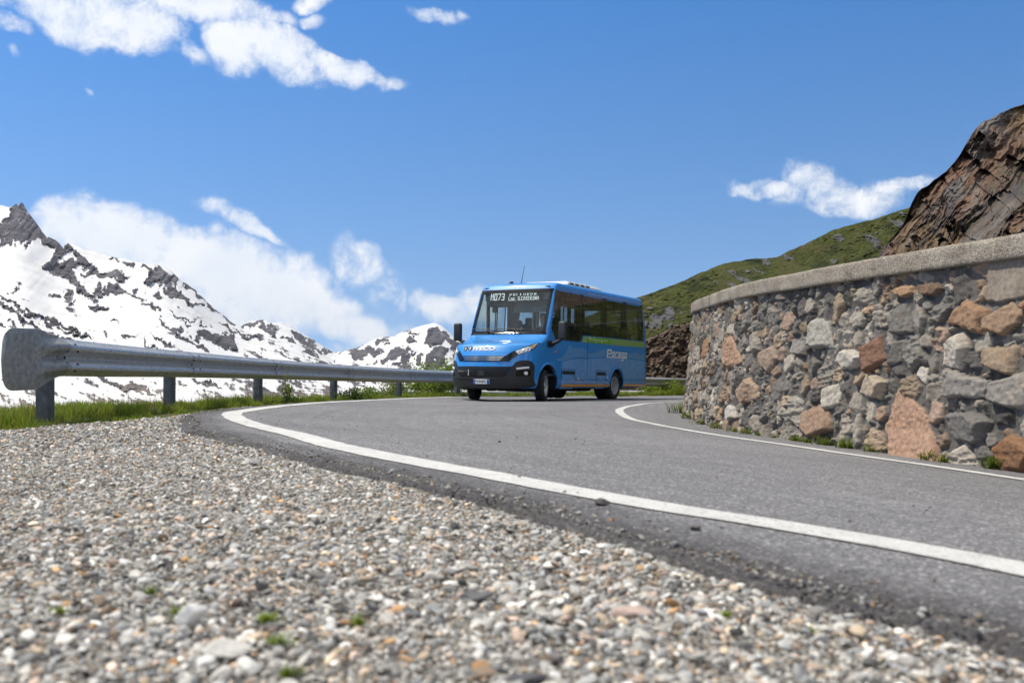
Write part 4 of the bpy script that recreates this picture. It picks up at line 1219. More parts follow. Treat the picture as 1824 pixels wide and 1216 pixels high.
M_BLUE = simple('blue_paint', (.008, .235, .66), .45, 0, 1.0)
M_INT = simple('cabin_lining', (.10, .105, .115), .8)
M_BLK = simple('black_plastic', (.018, .019, .021), .55, noise=.25, nscale=40)
M_DARK = simple('underbody_black', (.008, .008, .009), .85)
M_GLOSSBLK = simple('black_gloss', (.006, .006, .007), .08)
M_RUB = simple('tyre_rubber', (.018, .018, .019), .85, noise=.3, nscale=30)
M_RIM = simple('wheel_steel', (.46, .47, .48), .42, .45, noise=.2, nscale=25)
M_CHROME = simple('chrome', (.75, .76, .78), .12, 1.0)
M_SILVER = simple('silver_letter', (.72, .73, .75), .3, .4)
M_LETTER = simple('pale_letter', (.62, .64, .66), .6)
M_WHITE = simple('white_vinyl', (.86, .86, .86), .45)
M_WPLAST = simple('white_plastic', (.72, .73, .74), .4)
M_GREEN = simple('green_vinyl', (.16, .40, .04), .3, 0, .6)
M_TEAL = simple('pale_green_vinyl', (.26, .42, .13), .3, 0, .6)
M_ORANGE = simple('orange_reflector', (.85, .38, .06), .35, 0, .6)
M_AMBER = simple('amber_lens', (.74, .46, .26), .15, 0, 1)
M_REDAMB = simple('side_marker_lens', (.55, .10, .04), .15, 0, 1)
M_LAMP = simple('lamp_reflector', (.62, .64, .66), .12, .75)
M_LENS = simple('lamp_white', (.80, .81, .82), .12, 0, 1)
M_SEAT = simple('seat_cloth', (.025, .045, .085), .9, noise=.3, nscale=60)
M_SEATG = simple('seat_plastic', (.06, .065, .07), .6)
M_BLIND = simple('sun_blind_cloth', (.16, .19, .22), .8)
M_DASH = simple('dashboard_plastic', (.045, .048, .05), .7)
M_PLATEBLUE = simple('plate_blue', (.015, .10, .42), .4)
M_SEAM = simple('panel_seam', (.006, .012, .03), .7)
M_INK = simple('black_ink', (.012, .012, .012), .6)
M_LINE = simple('livery_line', (.35, .50, .75), .4)
M_WS = glass_mat('windscreen_glass', (.80, .86, .86), 1.0)
M_TINT = glass_mat('tinted_glass', (.68, .70, .71), 1.6)
M_CLEAR = glass_mat('door_glass', (.80, .84, .84), 1.0)

def arc_disc(r, seg=48): return [(math.cos(2 * math.pi * k / seg) * r, math.sin(2 * math.pi * k / seg) * r) for k in range(seg)]
def cyl(c, r, a, b):
    return prism([(c[0] + x, c[1] + z) for x, z in arc_disc(r)], 'x', a, b)

NEAR_BAND = [(.61, 1.395), (.40, 1.63), (.655, 2.525), (5.88, 2.49), (5.91, 1.555), (2.08, 1.555), (1.95, 1.395)]
FAR_BAND = [(.61, 1.395), (.40, 1.63), (.655, 2.50), (5.88, 2.49), (5.91, 1.555), (1.90, 1.555), (1.90, .72), (.98, .72), (.98, 1.395)]
WS = [(-.935, 1.535), (.935, 1.535), (.925, 2.0), (.915, 2.545), (-.915, 2.545), (-.925, 2.0)]
FW, RW = (.25, .36), (4.08, .36)

def build_body():
    zs = sorted(set(list(_T[:, 0]) + list(np.linspace(.4, .8, 6)) + list(np.linspace(.8, 1.55, 28)) + list(np.linspace(1.6, 2.5, 10)) + list(np.linspace(2.5, 2.73, 16))))
    zs = [z for i, z in enumerate(zs) if i == 0 or z - zs[i - 1] > .004]
    bm = loft(zs)
    me = bpy.data.meshes.new('body'); bm.to_mesh(me); bm.free()
    inner = loft([.56, 1.0, 1.4, 1.55, 1.8, 2.1, 2.4, 2.55, 2.62, 2.66], inset=.055, umin=.17)
    inset = lambda poly, cx, cz, k: [(x + (cx - x) * k * .0 + (k if x < cx else -k), z + (k if z < cz else -k)) for x, z in poly]
    cutters = [inner, prism(inset(WS, 0, 2, .015), 'y', -.2, 1.1), prism(inset(NEAR_BAND, 3, 1.9, .012), 'x', .7, 1.3), prism(inset(FAR_BAND, 3, 1.9, .012), 'x', -1.3, -.7),
               prism([(-.8, 1.62), (.8, 1.62), (.78, 2.42), (-.78, 2.42)], 'y', 5.6, 6.5)]
    for c, r in ((FW, .475), (RW, .425)):
        cutters += [cyl(c, r, .58, 1.3), cyl(c, r, -1.3, -.58)]
    res = cut(me, cutters)
    res.name = 'body'
    res.materials.clear()
    o = link('body', res, [M_BLUE, M_INT, M_DARK], BUS)
    mi = []
    for p in res.polygons:
        x, y, z = p.center; uf, B, pp, W, ur = prof(z)
        fy = front_y(x, z)
        deep = min(W - abs(x), y - fy, ur - y, 2.765 - z if z > 2.5 else 9)
        arch = any(abs(math.hypot(y - c[0], z - c[1]) - r) < .006 or abs(abs(x) - .58) < .004 for c, r in ((FW, .475), (RW, .425))) and deep > .002
        if z < .302: mi.append(2)
        elif arch and deep > .03: mi.append(2)
        elif deep > .02 and z < 2.70 and y > .15: mi.append(1)
        else: mi.append(0)
    res.polygons.foreach_set('material_index', mi)
    res.polygons.foreach_set('use_smooth', [True] * len(res.polygons))
    res.set_sharp_from_angle(angle=R(32))
    return o
BODY = build_body()

def patch(name, poly, mat, where, off=.004, thick=.006, step=.05, parent=None, label=None):
    """sheet laid on the bus skin. where: 'front' (poly in x,z), 'near'/'far' (poly in y,z), 'rear' (x,z)"""
    poly = [Vector(p) for p in poly]
    # densify the outline
    out = []
    for a, b in zip(poly, poly[1:] + poly[:1]):
        n = max(1, int((b - a).length / step))
        out += [a + (b - a) * (k / n) for k in range(n)]
    n = len(out); edges = [(k, (k + 1) % n) for k in range(n)]
    xs = [p.x for p in poly]; ys = [p.y for p in poly]
    pa = np.array([(p.x, p.y) for p in poly])
    gx, gy = np.meshgrid(np.arange(min(xs) + step * .5, max(xs), step), np.arange(min(ys) + step * .5, max(ys), step))
    ins = in_poly(pa, gx.ravel(), gy.ravel())
    pts = out + [Vector((x, y)) for x, y, i in zip(gx.ravel(), gy.ravel(), ins) if i]
    v2, e2, f2, *_ = geometry.delaunay_2d_cdt(pts, edges, [], 1, 1e-5)
    def pos(p, o):
        if where == 'front':
            x, z = p; e = .004
            y = front_y(x, z)
            nx = (front_y(x + e, z) - front_y(x - e, z)) / (2 * e); nz = (front_y(x, z + e) - front_y(x, z - e)) / (2 * e)
            nv = Vector((nx, -1, nz)).normalized()
            return Vector((x, y, z)) + nv * o
        if where in ('near', 'far'):
            y, z = p; sg = 1 if where == 'near' else -1
            dz = (side_w(z + .01) - side_w(z - .01)) / .02
            return Vector((sg * (side_w(z) + o), y, z - o * dz))
        if where == 'rear':
            x, z = p; return Vector((x, prof(z)[4] - .10 * (1 - (1 - min(abs(x) / prof(z)[3], .999) ** 4) ** .33) * 0 + o, z))
    bm = bmesh.new()
    A = [bm.verts.new(pos(p, off)) for p in v2]; B = [bm.verts.new(pos(p, off - thick)) for p in v2]
    bm.verts.ensure_lookup_table()
    cnt = {}
    for f in f2:
        try:
            bm.faces.new([A[i] for i in f]); bm.faces.new([B[i] for i in f][::-1])
        except ValueError: continue
        for a, b in zip(f, f[1:] + f[:1]): cnt[(a, b)] = 1
    for (a, b) in cnt:
        if (b, a) not in cnt: bm.faces.new((A[b], A[a], B[a], B[b]))
    me = bm_mesh(name, bm, True, 40)
    o = link(name, me, mat, parent or BUS)
    if label: o['label'] = label
    return o

def mirror(poly): return [(-x, z) for x, z in poly][::-1]
def rect(x0, z0, x1, z1): return [(x0, z0), (x1, z0), (x1, z1), (x0, z1)]
def part(name, bm, mat, parent=None, sharp=35, label=None):
    o = link(name, bm_mesh(name, bm, True, sharp), mat, parent or BUS)
    if label: o['label'] = label
    return o

# ---- glass
patch('windscreen', WS, M_WS, 'front', .002, .004, .08)
for poly in ([(-.99, 1.50), (.99, 1.50), (.955, 1.585), (-.955, 1.585)], [(-.945, 2.49), (.945, 2.49), (.955, 2.565), (-.955, 2.565)]):
    patch('windscreen_border', poly, M_GLOSSBLK, 'front', .005, .006, .06)
for sg in (1, -1):
    q = [(.90, 1.585), (.965, 1.585), (.94, 2.49), (.875, 2.49)]
    patch('windscreen_border', q if sg == 1 else mirror(q), M_GLOSSBLK, 'front', .005, .006, .06)
patch('driver_window', [(.60, 1.385), (.385, 1.63), (.645, 2.535), (2.03, 2.52), (2.03, 1.55), (1.95, 1.385)], M_TINT, 'near', .004, .005, .12)
for a, b in ((2.06, 3.34), (3.37, 4.61), (4.64, 5.90)):
    patch('side_window', rect(a, 1.545, b, 2.52 - (a - 2) * .007), M_TINT, 'near', .004, .005, .12)
    patch('side_window', rect(a, 1.545, b, 2.50), M_CLEAR, 'far', .004, .005, .12)
patch('cab_window', [(.60, 1.385), (.385, 1.63), (.645, 2.51), (.95, 2.51), (.95, 1.385)], M_CLEAR, 'far', .004, .005, .12)
for a, b in ((1.0, 1.43), (1.46, 1.89)):
    d = patch('door_leaf', rect(a, .70, b, 2.46), M_CLEAR, 'far', .004, .005, .12)
    for q in (rect(a, .70, a + .04, 2.46), rect(b - .04, .70, b, 2.46), rect(a, .70, b, .80), rect(a, 2.40, b, 2.46)):
        patch('door_frame', q, M_BLK, 'far', .008, .01, .2, parent=d)
patch('rear_window', [(-.82, 1.6), (.82, 1.6), (.80, 2.44), (-.80, 2.44)], M_CLEAR, 'rear', .004, .005, .2)
for (a, b) in ((1.36, 1.46), (1.96, 2.12), (3.24, 3.52), (4.50, 4.78), (5.72, 5.90)):
    bm = bmesh.new(); bx(bm, (side_w(2) - .045, (a + b) / 2, 1.99), (.05, b - a, 1.08)); part('window_pillar', bm, M_BLK)
for (a, b) in ((1.93, 2.10), (3.24, 3.52), (4.50, 4.78), (5.72, 5.90), (.93, 1.02)):
    bm = bmesh.new(); bx(bm, (-side_w(2) + .045, (a + b) / 2, 2.0), (.05, b - a, 1.06)); part('window_pillar', bm, M_BLK)
for sg in (1, -1):
    for (a, b) in ((2.12, 3.24), (3.52, 4.5)):
        bm = bmesh.new()
        bx(bm, (sg * (side_w(2.2) - .03), (a + b) / 2, 2.22), (.02, b - a, .03)); bx(bm, (sg * (side_w(2.3) - .03), (a + b) / 2, 2.36), (.02, .03, .27))
        part('sliding_window_frame', bm, M_BLK)

# ---- front
BUMP = [(0, .303), (.70, .306), (.93, .325), (1.005, .37), (1.012, .78), (.99, .875), (.93, .905), (.82, .895), (.755, .865), (.70, .775), (.60, .765), (0, .765)]
patch('front_bumper', BUMP + [(-x, z) for x, z in BUMP[::-1] if x > 0], M_BLK, 'front', .020, .05, .035)
LG = [(-.55, .545), (.55, .545), (.60, .60), (.68, .745), (-.68, .745), (-.60, .60)]
lg = patch('lower_grille', LG, M_GLOSSBLK, 'front', .026, .01, .035)
bm = bmesh.new()
for r_ in range(5):
    z = .57 + r_ * .036
    for c_ in range(-9, 10):
        x = c_ * .062 + (.031 if r_ % 2 else 0)
        if abs(x) > .57: continue
        y = front_y(x, z) - .030
        bmesh.ops.create_cone(bm, cap_ends=True, segments=4, radius1=.026, radius2=.020, depth=.008, matrix=Matrix.Translation((x, y, z)) @ Matrix.Diagonal((1.15, 1, .62, 1)) @ Matrix.Rotation(R(90), 4, 'X'))
part('grille_mesh', bm, M_BLK, lg)
patch('tow_cover', rect(-.05, .565, .10, .68), M_BLK, 'front', .036, .01, .05)
bm = bmesh.new()
for k in range(3): bx(bm, (-.30, front_y(-.3, .6) - .036, .585 + .045 * k), (.022, .01, .032), .003)
bx(bm, (-.30, front_y(-.3, .6) - .034, .63), (.010, .006, .13)); part('grille_badge', bm, M_SILVER)
patch('bumper_step', [(-.62, .505), (.62, .505), (.60, .532), (-.60, .532)], M_BLK, 'front', .032, .02, .05)
patch('bumper_lip', [(-.9, .335), (.9, .335), (.88, .372), (-.88, .372)], M_BLK, 'front', .034, .02, .05)
UG = [(-.78, 1.03), (-.62, .875), (.62, .875), (.78, 1.03), (.69, 1.11), (.545, .995), (-.545, .995), (-.69, 1.11)]
ug = patch('upper_grille', UG, M_GLOSSBLK, 'front', .010, .012, .03)
for z, w in ((.972, .50), (.937, .47), (.902, .44)):
    patch('chrome_strip', [(-w, z - .006), (w, z - .006), (w + .015, z + .006), (-w - .015, z + .006)], M_CHROME, 'front', .024, .014, .05, parent=ug)
HL = [(.70, 1.105), (.78, 1.02), (.86, 1.05), (.955, 1.11), (.995, 1.165), (1.005, 1.215), (1.012, 1.30), (.985, 1.285), (.90, 1.215), (.80, 1.16)]
for sg in (1, -1):
    f = (lambda p: p) if sg == 1 else mirror
    h = patch('headlight', f(HL), M_GLOSSBLK, 'front', .006, .008, .02)
    patch('headlight_lens', f([(.715, 1.10), (.78, 1.035), (.86, 1.063), (.945, 1.115), (.965, 1.18), (.93, 1.215), (.80, 1.145)]), M_LAMP, 'front', .009, .004, .02, parent=h)
    patch('turn_signal', f([(.965, 1.15), (.988, 1.18), (.995, 1.225), (1.0, 1.275), (.975, 1.255), (.94, 1.222)]), M_AMBER, 'front', .010, .004, .015, parent=h)
    for (x, z, r_) in ((.785, 1.085, .030), (.855, 1.115, .032)):
        y = front_y(sg * x, z); bm = bmesh.new()
        bmesh.ops.create_uvsphere(bm, u_segments=14, v_segments=10, radius=r_, matrix=Matrix.Translation((sg * x, y + .004, z)))
        part('headlight_bulb', bm, M_CHROME, h)
    patch('running_light', f([(.775, .705), (.955, .735), (.955, .775), (.765, .745)]), M_LENS, 'front', .030, .012, .02)
    pk = patch('fog_light_pocket', f([(.76, .555), (.97, .58), (.975, .69), (.90, .70), (.77, .675)]), M_GLOSSBLK, 'front', .024, .006, .03)
    bm = bmesh.new(); x = .915 * sg; y = front_y(x, .63)
    e = .01; nx = (front_y(x + e, .63) - front_y(x - e, .63)) / (2 * e); rotm = Vector((nx, -1, 0)).normalized().to_track_quat('Z', 'Y').to_matrix().to_4x4()
    bmesh.ops.create_cone(bm, cap_ends=True, segments=20, radius1=.045, radius2=.038, depth=.05, matrix=Matrix.Translation(Vector((x, y, .63)) + Vector((nx, -1, 0)).normalized() * .028) @ rotm)
    part('fog_light', bm, M_LENS, pk)
# wing patch where the bumper runs back to the wheel
for side in ('near', 'far'):
    pl = [(-.22, .40), (-.30, .40), (-.30, .86), (-.165, .77), (-.215, .62)]
bm = bmesh.new()
pl = patch('number_plate', rect(-.165, .395, .225, .495), M_WHITE, 'front', .048, .02, .1)
for a, b in ((-.165, -.118), (.178, .225)):
    patch('plate_band', rect(a, .395, b, .495), M_PLATEBLUE, 'front', .050, .004, .1, parent=pl)

def text_mesh(s, size, bold=0.0, sx=1.0):
    c = bpy.data.curves.new('t', 'FONT'); c.body = s; c.size = size; c.offset = bold; c.extrude = 0; c.align_x = 'LEFT'; c.resolution_u = 3
    o = bpy.data.objects.new('t', c); COL.objects.link(o)
    me = bpy.data.meshes.new_from_object(o.evaluated_get(bpy.context.evaluated_depsgraph_get()))
    bpy.data.objects.remove(o); bpy.data.curves.remove(c)
    V = [v.co.copy() for v in me.vertices]; F = [tuple(p.vertices) for p in me.polygons]; bpy.data.meshes.remove(me)
    for v in V: v.x *= sx
    return V, F
def text_on(name, s, size, x0, z0, mapf, mat, parent, bold=0.0, sx=1.0, width=None):
    V, F = text_mesh(s, size, bold, sx)
    x_min = min(v.x for v in V); wd = max(v.x for v in V) - x_min
    k = (width / wd) if width else 1.0
    bm = bmesh.new()
    vs = [bm.verts.new(mapf(x0 + (v.x - x_min) * k, z0 + v.y)) for v in V]
    for f in F: bm.faces.new([vs[i] for i in f])
    me = bpy.data.meshes.new(name); bm.to_mesh(me); bm.free()
    return link(name, me, mat, parent)
def on_front(off): return lambda x, z: Vector((x, front_y(x, z) - off, z))
text_on('plate_number', 'FX446FL', .085, -.105, .414, on_front(.0515), M_INK, pl, .0012, width=.27)
text_on('plate_country', 'I', .03, -.147, .405, on_front(.0525), M_WHITE, pl, .001)

# make name across the bonnet edge, and the two round stickers beside it
def bits(name, rows, x0, z0, dx, dz, mapf, mat, parent, skew=0.0, gap=.0):
    bm = bmesh.new()
    for r_, row in enumerate(rows):
        for c_, ch in enumerate(row):
            if ch in ' .': continue
            za = z0 - r_ * dz; zb = za - dz * (1 - gap); xa = x0 + c_ * dx; xb = xa + dx * (1 - gap)
            p = [(xa + skew * (za - z0), za), (xb + skew * (za - z0), za), (xb + skew * (zb - z0), zb), (xa + skew * (zb - z0), zb)]
            bm.faces.new([bm.verts.new(mapf(*q)) for q in p])
    bmesh.ops.recalc_face_normals(bm, faces=bm.faces)
    me = bpy.data.meshes.new(name); bm.to_mesh(me); bm.free()
    return link(name, me, mat, parent)
IVECO = ["##.##..##.######.######.######",
         "##.##..##.##.....##.....##..##",
         "##.##..##.#####..##.....##..##",
         "##..####..##.....##.....##..##",
         "##...##...######.######.######"]
text_on('bonnet_lettering', 'IVECO', .112, -.27, 1.122, on_front(.012), M_LETTER, BUS, .005, width=.56)
for cx in (-.50, -.365):
    bm = bmesh.new()
    vs = [bm.verts.new(on_front(.010)(cx + .056 * math.cos(t), 1.165 + .056 * math.sin(t))) for t in np.linspace(0, 2 * math.pi, 28, endpoint=False)]
    bm.faces.new(vs[::-1]); st = part('round_sticker', bm, M_INK)
    bm = bmesh.new()
    def blob(pts):
        bm.faces.new([bm.verts.new(on_front(.013)(cx + x * .056, 1.165 + z * .056)) for x, z in pts])
    blob([(.12 * math.cos(t) + .02, .55 + .15 * math.sin(t)) for t in np.linspace(0, 6.28, 10, endpoint=False)])
    if cx < -.4:
        blob([(-.12, .38), (.1, .38), (.1, .0), (.42, .0), (.52, -.45), (.38, -.45), (.28, -.12), (-.12, -.12)])
        blob([(-.2, .05), (-.4, -.25), (-.3, -.58), (.05, -.66), (.28, -.45), (.2, -.38), (.0, -.52), (-.22, -.45), (-.28, -.22), (-.14, -.02)])
    else:
        blob([(-.2, .38), (.2, .38), (.34, -.05), (.24, -.08), (.14, .12), (.14, -.7), (.02, -.7), (.0, -.25), (-.02, -.7), (-.14, -.7), (-.14, .12), (-.24, -.08), (-.34, -.05)])
    part('sticker_symbol', bm, M_WHITE, st)
# wipers
for (x0, z0, x1, z1) in ((.42, 1.525, -.12, 1.60), (-.30, 1.53, -.78, 1.60)):
    bm = bmesh.new()
    P0 = Vector((x0, front_y(x0, z0) - .02, z0)); P1 = Vector(((x0 + x1) / 2 , front_y((x0 + x1) / 2, z1 + .02) - .05, z1 + .03)); P2 = Vector((x1, front_y(x1, z1) - .03, z1 + .01))
    tube(bm, [P0, P0 + (P1 - P0) * .5 + Vector((0, -.02, 0)), P1], [.014, .011, .008], 6)
    b0 = P1 + Vector((.36, 0, -.02)); b0.y = front_y(b0.x, b0.z) - .015; b1 = P1 - Vector((.42, 0, -.01)); b1.y = front_y(b1.x, b1.z) - .015
    tube(bm, [b0, P1 + Vector((0, .015, 0)), b1], .009, 6)
    part('wiper', bm, M_BLK)
# marker lamps over the windscreen
for x in (-.80, .80):
    bm = bmesh.new(); z = 2.615; bx(bm, (x, front_y(x, z) - .002, z), (.12, .02, .03), .008); part('roof_marker_lamp', bm, M_INK)

# ---- mirrors
for sg in (1, -1):
    bm = bmesh.new()
    x = 1.36 if sg == 1 else -1.385
    y = .30
    bmesh.ops.create_cube(bm, size=1, matrix=Matrix.Translation((x, y, 1.585)) @ Matrix.Rotation(R(-8 * sg), 4, 'Z') @ Matrix.Diagonal((.20, .11, .41, 1)))
    bmesh.ops.bevel(bm, geom=bm.edges[:], offset=.045, segments=4, affect='EDGES', profile=.5)
    mi = part('door_mirror', bm, M_BLK)
    bm = bmesh.new(); bx(bm, (x - .0 * sg, y + .052, 1.585), (.15, .006, .33), .002, Matrix.Rotation(R(-8 * sg), 3, 'Z')); part('mirror_glass', bm, M_CHROME, mi)
    bm = bmesh.new(); tube(bm, [(sg * 1.0, .36, 1.30), (sg * 1.13, .33, 1.31), (sg * 1.27, .31, 1.36), (x, y, 1.42)], [.055, .045, .04, .035], 8); part('mirror_arm', bm, M_BLK, mi)
    patch('mirror_base', [(.20, 1.22), (.40, 1.22), (.60, 1.30), (.60, 1.37), (.20, 1.35)], M_BLK, 'near' if sg == 1 else 'far', .03, .04, .05)

# ---- roof
bm = bmesh.new()
bmesh.ops.create_cube(bm, size=1, matrix=Matrix.Translation((.12, 2.75, 2.80)) @ Matrix.Diagonal((1.30, 2.1, .10, 1)))
for v in bm.verts:
    if v.co.z > 2.8:
        v.co.x = .12 + (v.co.x - .12) * .86; v.co.y = 2.75 + (v.co.y - 2.75) * .86
bmesh.ops.bevel(bm, geom=bm.edges[:], offset=.03, segments=3, affect='EDGES')
ru = part('roof_unit', bm, M_WPLAST)
for k in range(4):
    bm = bmesh.new(); bx(bm, (.742, 2.0 + k * .30, 2.80), (.012, .20, .05), .004, Matrix.Rotation(R(-42), 3, 'Y')); part('roof_vent', bm, M_INK, ru)
bm = bmesh.new(); bmesh.ops.create_uvsphere(bm, u_segments=16, v_segments=10, radius=.055, matrix=Matrix.Translation((-.44, 1.15, 2.765)) @ Matrix.Diagonal((1, 1, .95, 1))); part('roof_camera_dome', bm, M_INK)
bm = bmesh.new(); tube(bm, [(-.22, 1.22, 2.75), (-.21, 1.23, 2.80), (-.195, 1.27, 3.0), (-.17, 1.30, 3.20)], [.018, .009, .006, .005], 6); part('antenna', bm, M_INK)
bm = bmesh.new(); bx(bm, (.30, 1.55, 2.775), (.07, .05, .03), .008); part('roof_nub', bm, M_INK)
bm = bmesh.new(); tube(bm, [(side_w(2.57) + .003, 2.33, 2.57), (side_w(2.57) + .003, 4.0, 2.57), (side_w(2.55) + .003, 5.80, 2.55)], .008, 6); part('rain_gutter', bm, M_LINE)

# ---- near side panels and livery
for (a, b, z0, z1) in ((2.295, 2.31, .30, 2.60), (6.0, 6.012, .45, 2.50)):
    patch('panel_seam', rect(a, z0, b, z1), M_SEAM, 'near', .002, .004, .3)
patch('panel_seam', rect(.95, 1.005, 5.95, 1.012), M_SEAM, 'near', .0015, .003, .4)
M_LIVH = simple('livery_flat', (.14, .36, .75), .4, 0, 1.0, noise=.2, nscale=4)
def hatch(y0, y1, z0, z1, slot):
    o = patch('luggage_hatch', rect(y0, z0, y1, z1), M_LIVH, 'near', .006, .012, .2)
    for q in (rect(y0 - .012, z0, y0 + .004, z1), rect(y1 - .004, z0, y1 + .010, z1), rect(y0, z1 - .003, y1, z1 + .008)):
        patch('hatch_gap', q, M_SEAM, 'near', .0075, .006, .2, parent=o)
    patch('hatch_vent', rect(y0 + .03, z1 - .11, y1 - .02, z1 - .03), M_BLK, 'near', .009, .006, .2, parent=o)
    for f in (.25, .5, .75):
        bm = bmesh.new(); bx(bm, (side_w(.35) + .012, y0 + (y1 - y0) * f, .375), (.012, .05, .03), .004); part('hatch_catch', bm, M_INK, o)
hatch(.92, 1.62, .285, .73, True)
hatch(2.82, 3.38, .285, .72, True)
patch('fuel_flap', rect(1.95, .50, 2.12, .70), M_LIVH, 'near', .005, .006, .2)
for q in (rect(1.94, .50, 1.95, .70), rect(2.12, .50, 2.13, .70), rect(1.95, .70, 2.12, .71), rect(1.95, .49, 2.12, .50)):
    patch('flap_gap', q, M_SEAM, 'near', .003, .004, .3)
for (a, b) in ((.95, 1.62), (1.635, 2.29), (2.315, 2.81), (2.83, 3.37), (3.40, 3.64), (4.53, 6.02)):
    patch('orange_stripe', rect(a, .340, b, .398), M_ORANGE, 'near', .016, .004, .03)
for (y, z, m_) in ((.62, 1.12, M_REDAMB), (1.83, .515, M_AMBER), (3.50, .545, M_AMBER), (5.98, .52, M_REDAMB)):
    bm = bmesh.new(); bmesh.ops.create_uvsphere(bm, u_segments=14, v_segments=8, radius=.04, matrix=Matrix.Translation((side_w(z), y, z)) @ Matrix.Diagonal((.5, 1, .9, 1))); part('side_marker_lamp', bm, m_)
patch('green_band', [(1.98, 1.395), (2.10, 1.54), (2.29, 1.54), (2.29, 1.395)], M_TEAL, 'near', .003, .004, .2)
patch('green_band', rect(3.68, 1.385, 5.94, 1.54), M_TEAL, 'near', .003, .004, .2)
nt = patch('green_notice', rect(2.315, 1.39, 3.68, 1.54), M_GREEN, 'near', .003, .004, .2)
def on_near(off): return lambda y, z: Vector((side_w(z) + off, y, z))
bm = bmesh.new()
for (a, z, l, t) in ((2.33, 1.515, .17, .012), (2.60, 1.51, .14, .012), (2.43, 1.475, .09, .02), (2.58, 1.465, .44, .010), (3.10, 1.455, .04, .07), (3.20, 1.475, .28, .010), (2.75, 1.425, .1, .008)):
    bx(bm, (side_w(z) + .0045, a + l / 2, z), (.002, l, t))
part('notice_print', bm, M_WHITE, nt)
# paler printed landscape along the flank
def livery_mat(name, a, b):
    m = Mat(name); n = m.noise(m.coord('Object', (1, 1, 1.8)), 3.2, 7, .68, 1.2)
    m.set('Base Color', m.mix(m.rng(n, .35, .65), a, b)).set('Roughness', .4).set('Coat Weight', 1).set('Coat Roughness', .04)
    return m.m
M_LIV1 = livery_mat('livery_ridge', (.09, .29, .60), (.13, .34, .66))
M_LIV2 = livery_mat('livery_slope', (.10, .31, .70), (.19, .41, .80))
for poly in ([(.62, .93), (.80, .98), (1.0, 1.03), (1.16, 1.15), (1.30, 1.28), (1.38, 1.30), (1.48, 1.23), (1.70, 1.235), (2.0, 1.25), (2.292, 1.21), (2.292, 1.02), (1.9, 1.03), (1.4, .99), (1.0, .93)],
             [(2.313, 1.135), (2.72, 1.15), (3.05, 1.215), (3.25, 1.265), (3.40, 1.255), (3.62, 1.22), (4.1, 1.24), (4.5, 1.21), (4.85, 1.19), (5.1, 1.20), (5.40, 1.255), (5.62, 1.17), (5.80, 1.18), (5.995, 1.24), (5.995, 1.04), (5.2, 1.06), (4.6, 1.08), (3.4, 1.09), (2.9, 1.05), (2.313, 1.04)]):
    patch('livery_ridge', poly, M_LIV1, 'near', .0022, .003, .1)
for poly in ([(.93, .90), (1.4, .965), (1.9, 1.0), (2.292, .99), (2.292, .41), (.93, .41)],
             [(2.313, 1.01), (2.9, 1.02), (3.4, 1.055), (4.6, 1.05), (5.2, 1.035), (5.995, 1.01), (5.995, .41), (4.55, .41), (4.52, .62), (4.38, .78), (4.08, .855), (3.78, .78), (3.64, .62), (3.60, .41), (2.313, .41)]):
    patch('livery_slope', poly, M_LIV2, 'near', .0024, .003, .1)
# operator's name in block letters, underlined
def perego():
    bm = bmesh.new(); f = on_near(.006)
    def q(pts):
        bm.faces.new([bm.verts.new(f(y + .16 * (z - 1.06), z)) for y, z in pts])
    def r_(y0, z0, y1, z1): q([(y0, z0), (y1, z0), (y1, z1), (y0, z1)])
    r_(3.42, 1.06, 4.73, 1.085)                       # underline
    x = 3.44                                             # P
    r_(x, 1.09, x + .06, 1.27); r_(x + .06, 1.235, x + .27, 1.27); r_(x + .22, 1.16, x + .27, 1.235); r_(x + .06, 1.145, x + .27, 1.17)
    def small(ch, x):
        w = .15; t = .035; b, tp = 1.095, 1.215
        if ch == 'e': r_(x, b, x + t, tp); r_(x + t, tp - .028, x + w, tp); r_(x + w - t, 1.15, x + w, tp - .028); r_(x + t, 1.135, x + w, 1.155); r_(x + t, b, x + w, b + .024)
        if ch == 'r': r_(x, b, x + t, tp); r_(x + t, tp - .03, x + w, tp)
        if ch == 'g': r_(x, b + .01, x + t, tp); r_(x + t, tp - .028, x + w, tp); r_(x + t, b + .01, x + w - t, b + .034); r_(x + w - t, 1.02, x + w, tp - .028); r_(x + .02, .995, x + w, 1.025)
        if ch == 'o': r_(x, b, x + t, tp); r_(x + t, tp - .028, x + w + .03, tp); r_(x + t, b, x + w - t, b + .024); r_(x + w - t, b, x + w, tp - .028)
    for i, ch in enumerate('erego'): small(ch, 3.76 + i * .195)
    bmesh.ops.recalc_face_normals(bm, faces=bm.faces)
    part('side_lettering', bm, M_WHITE, None, 0)
perego()
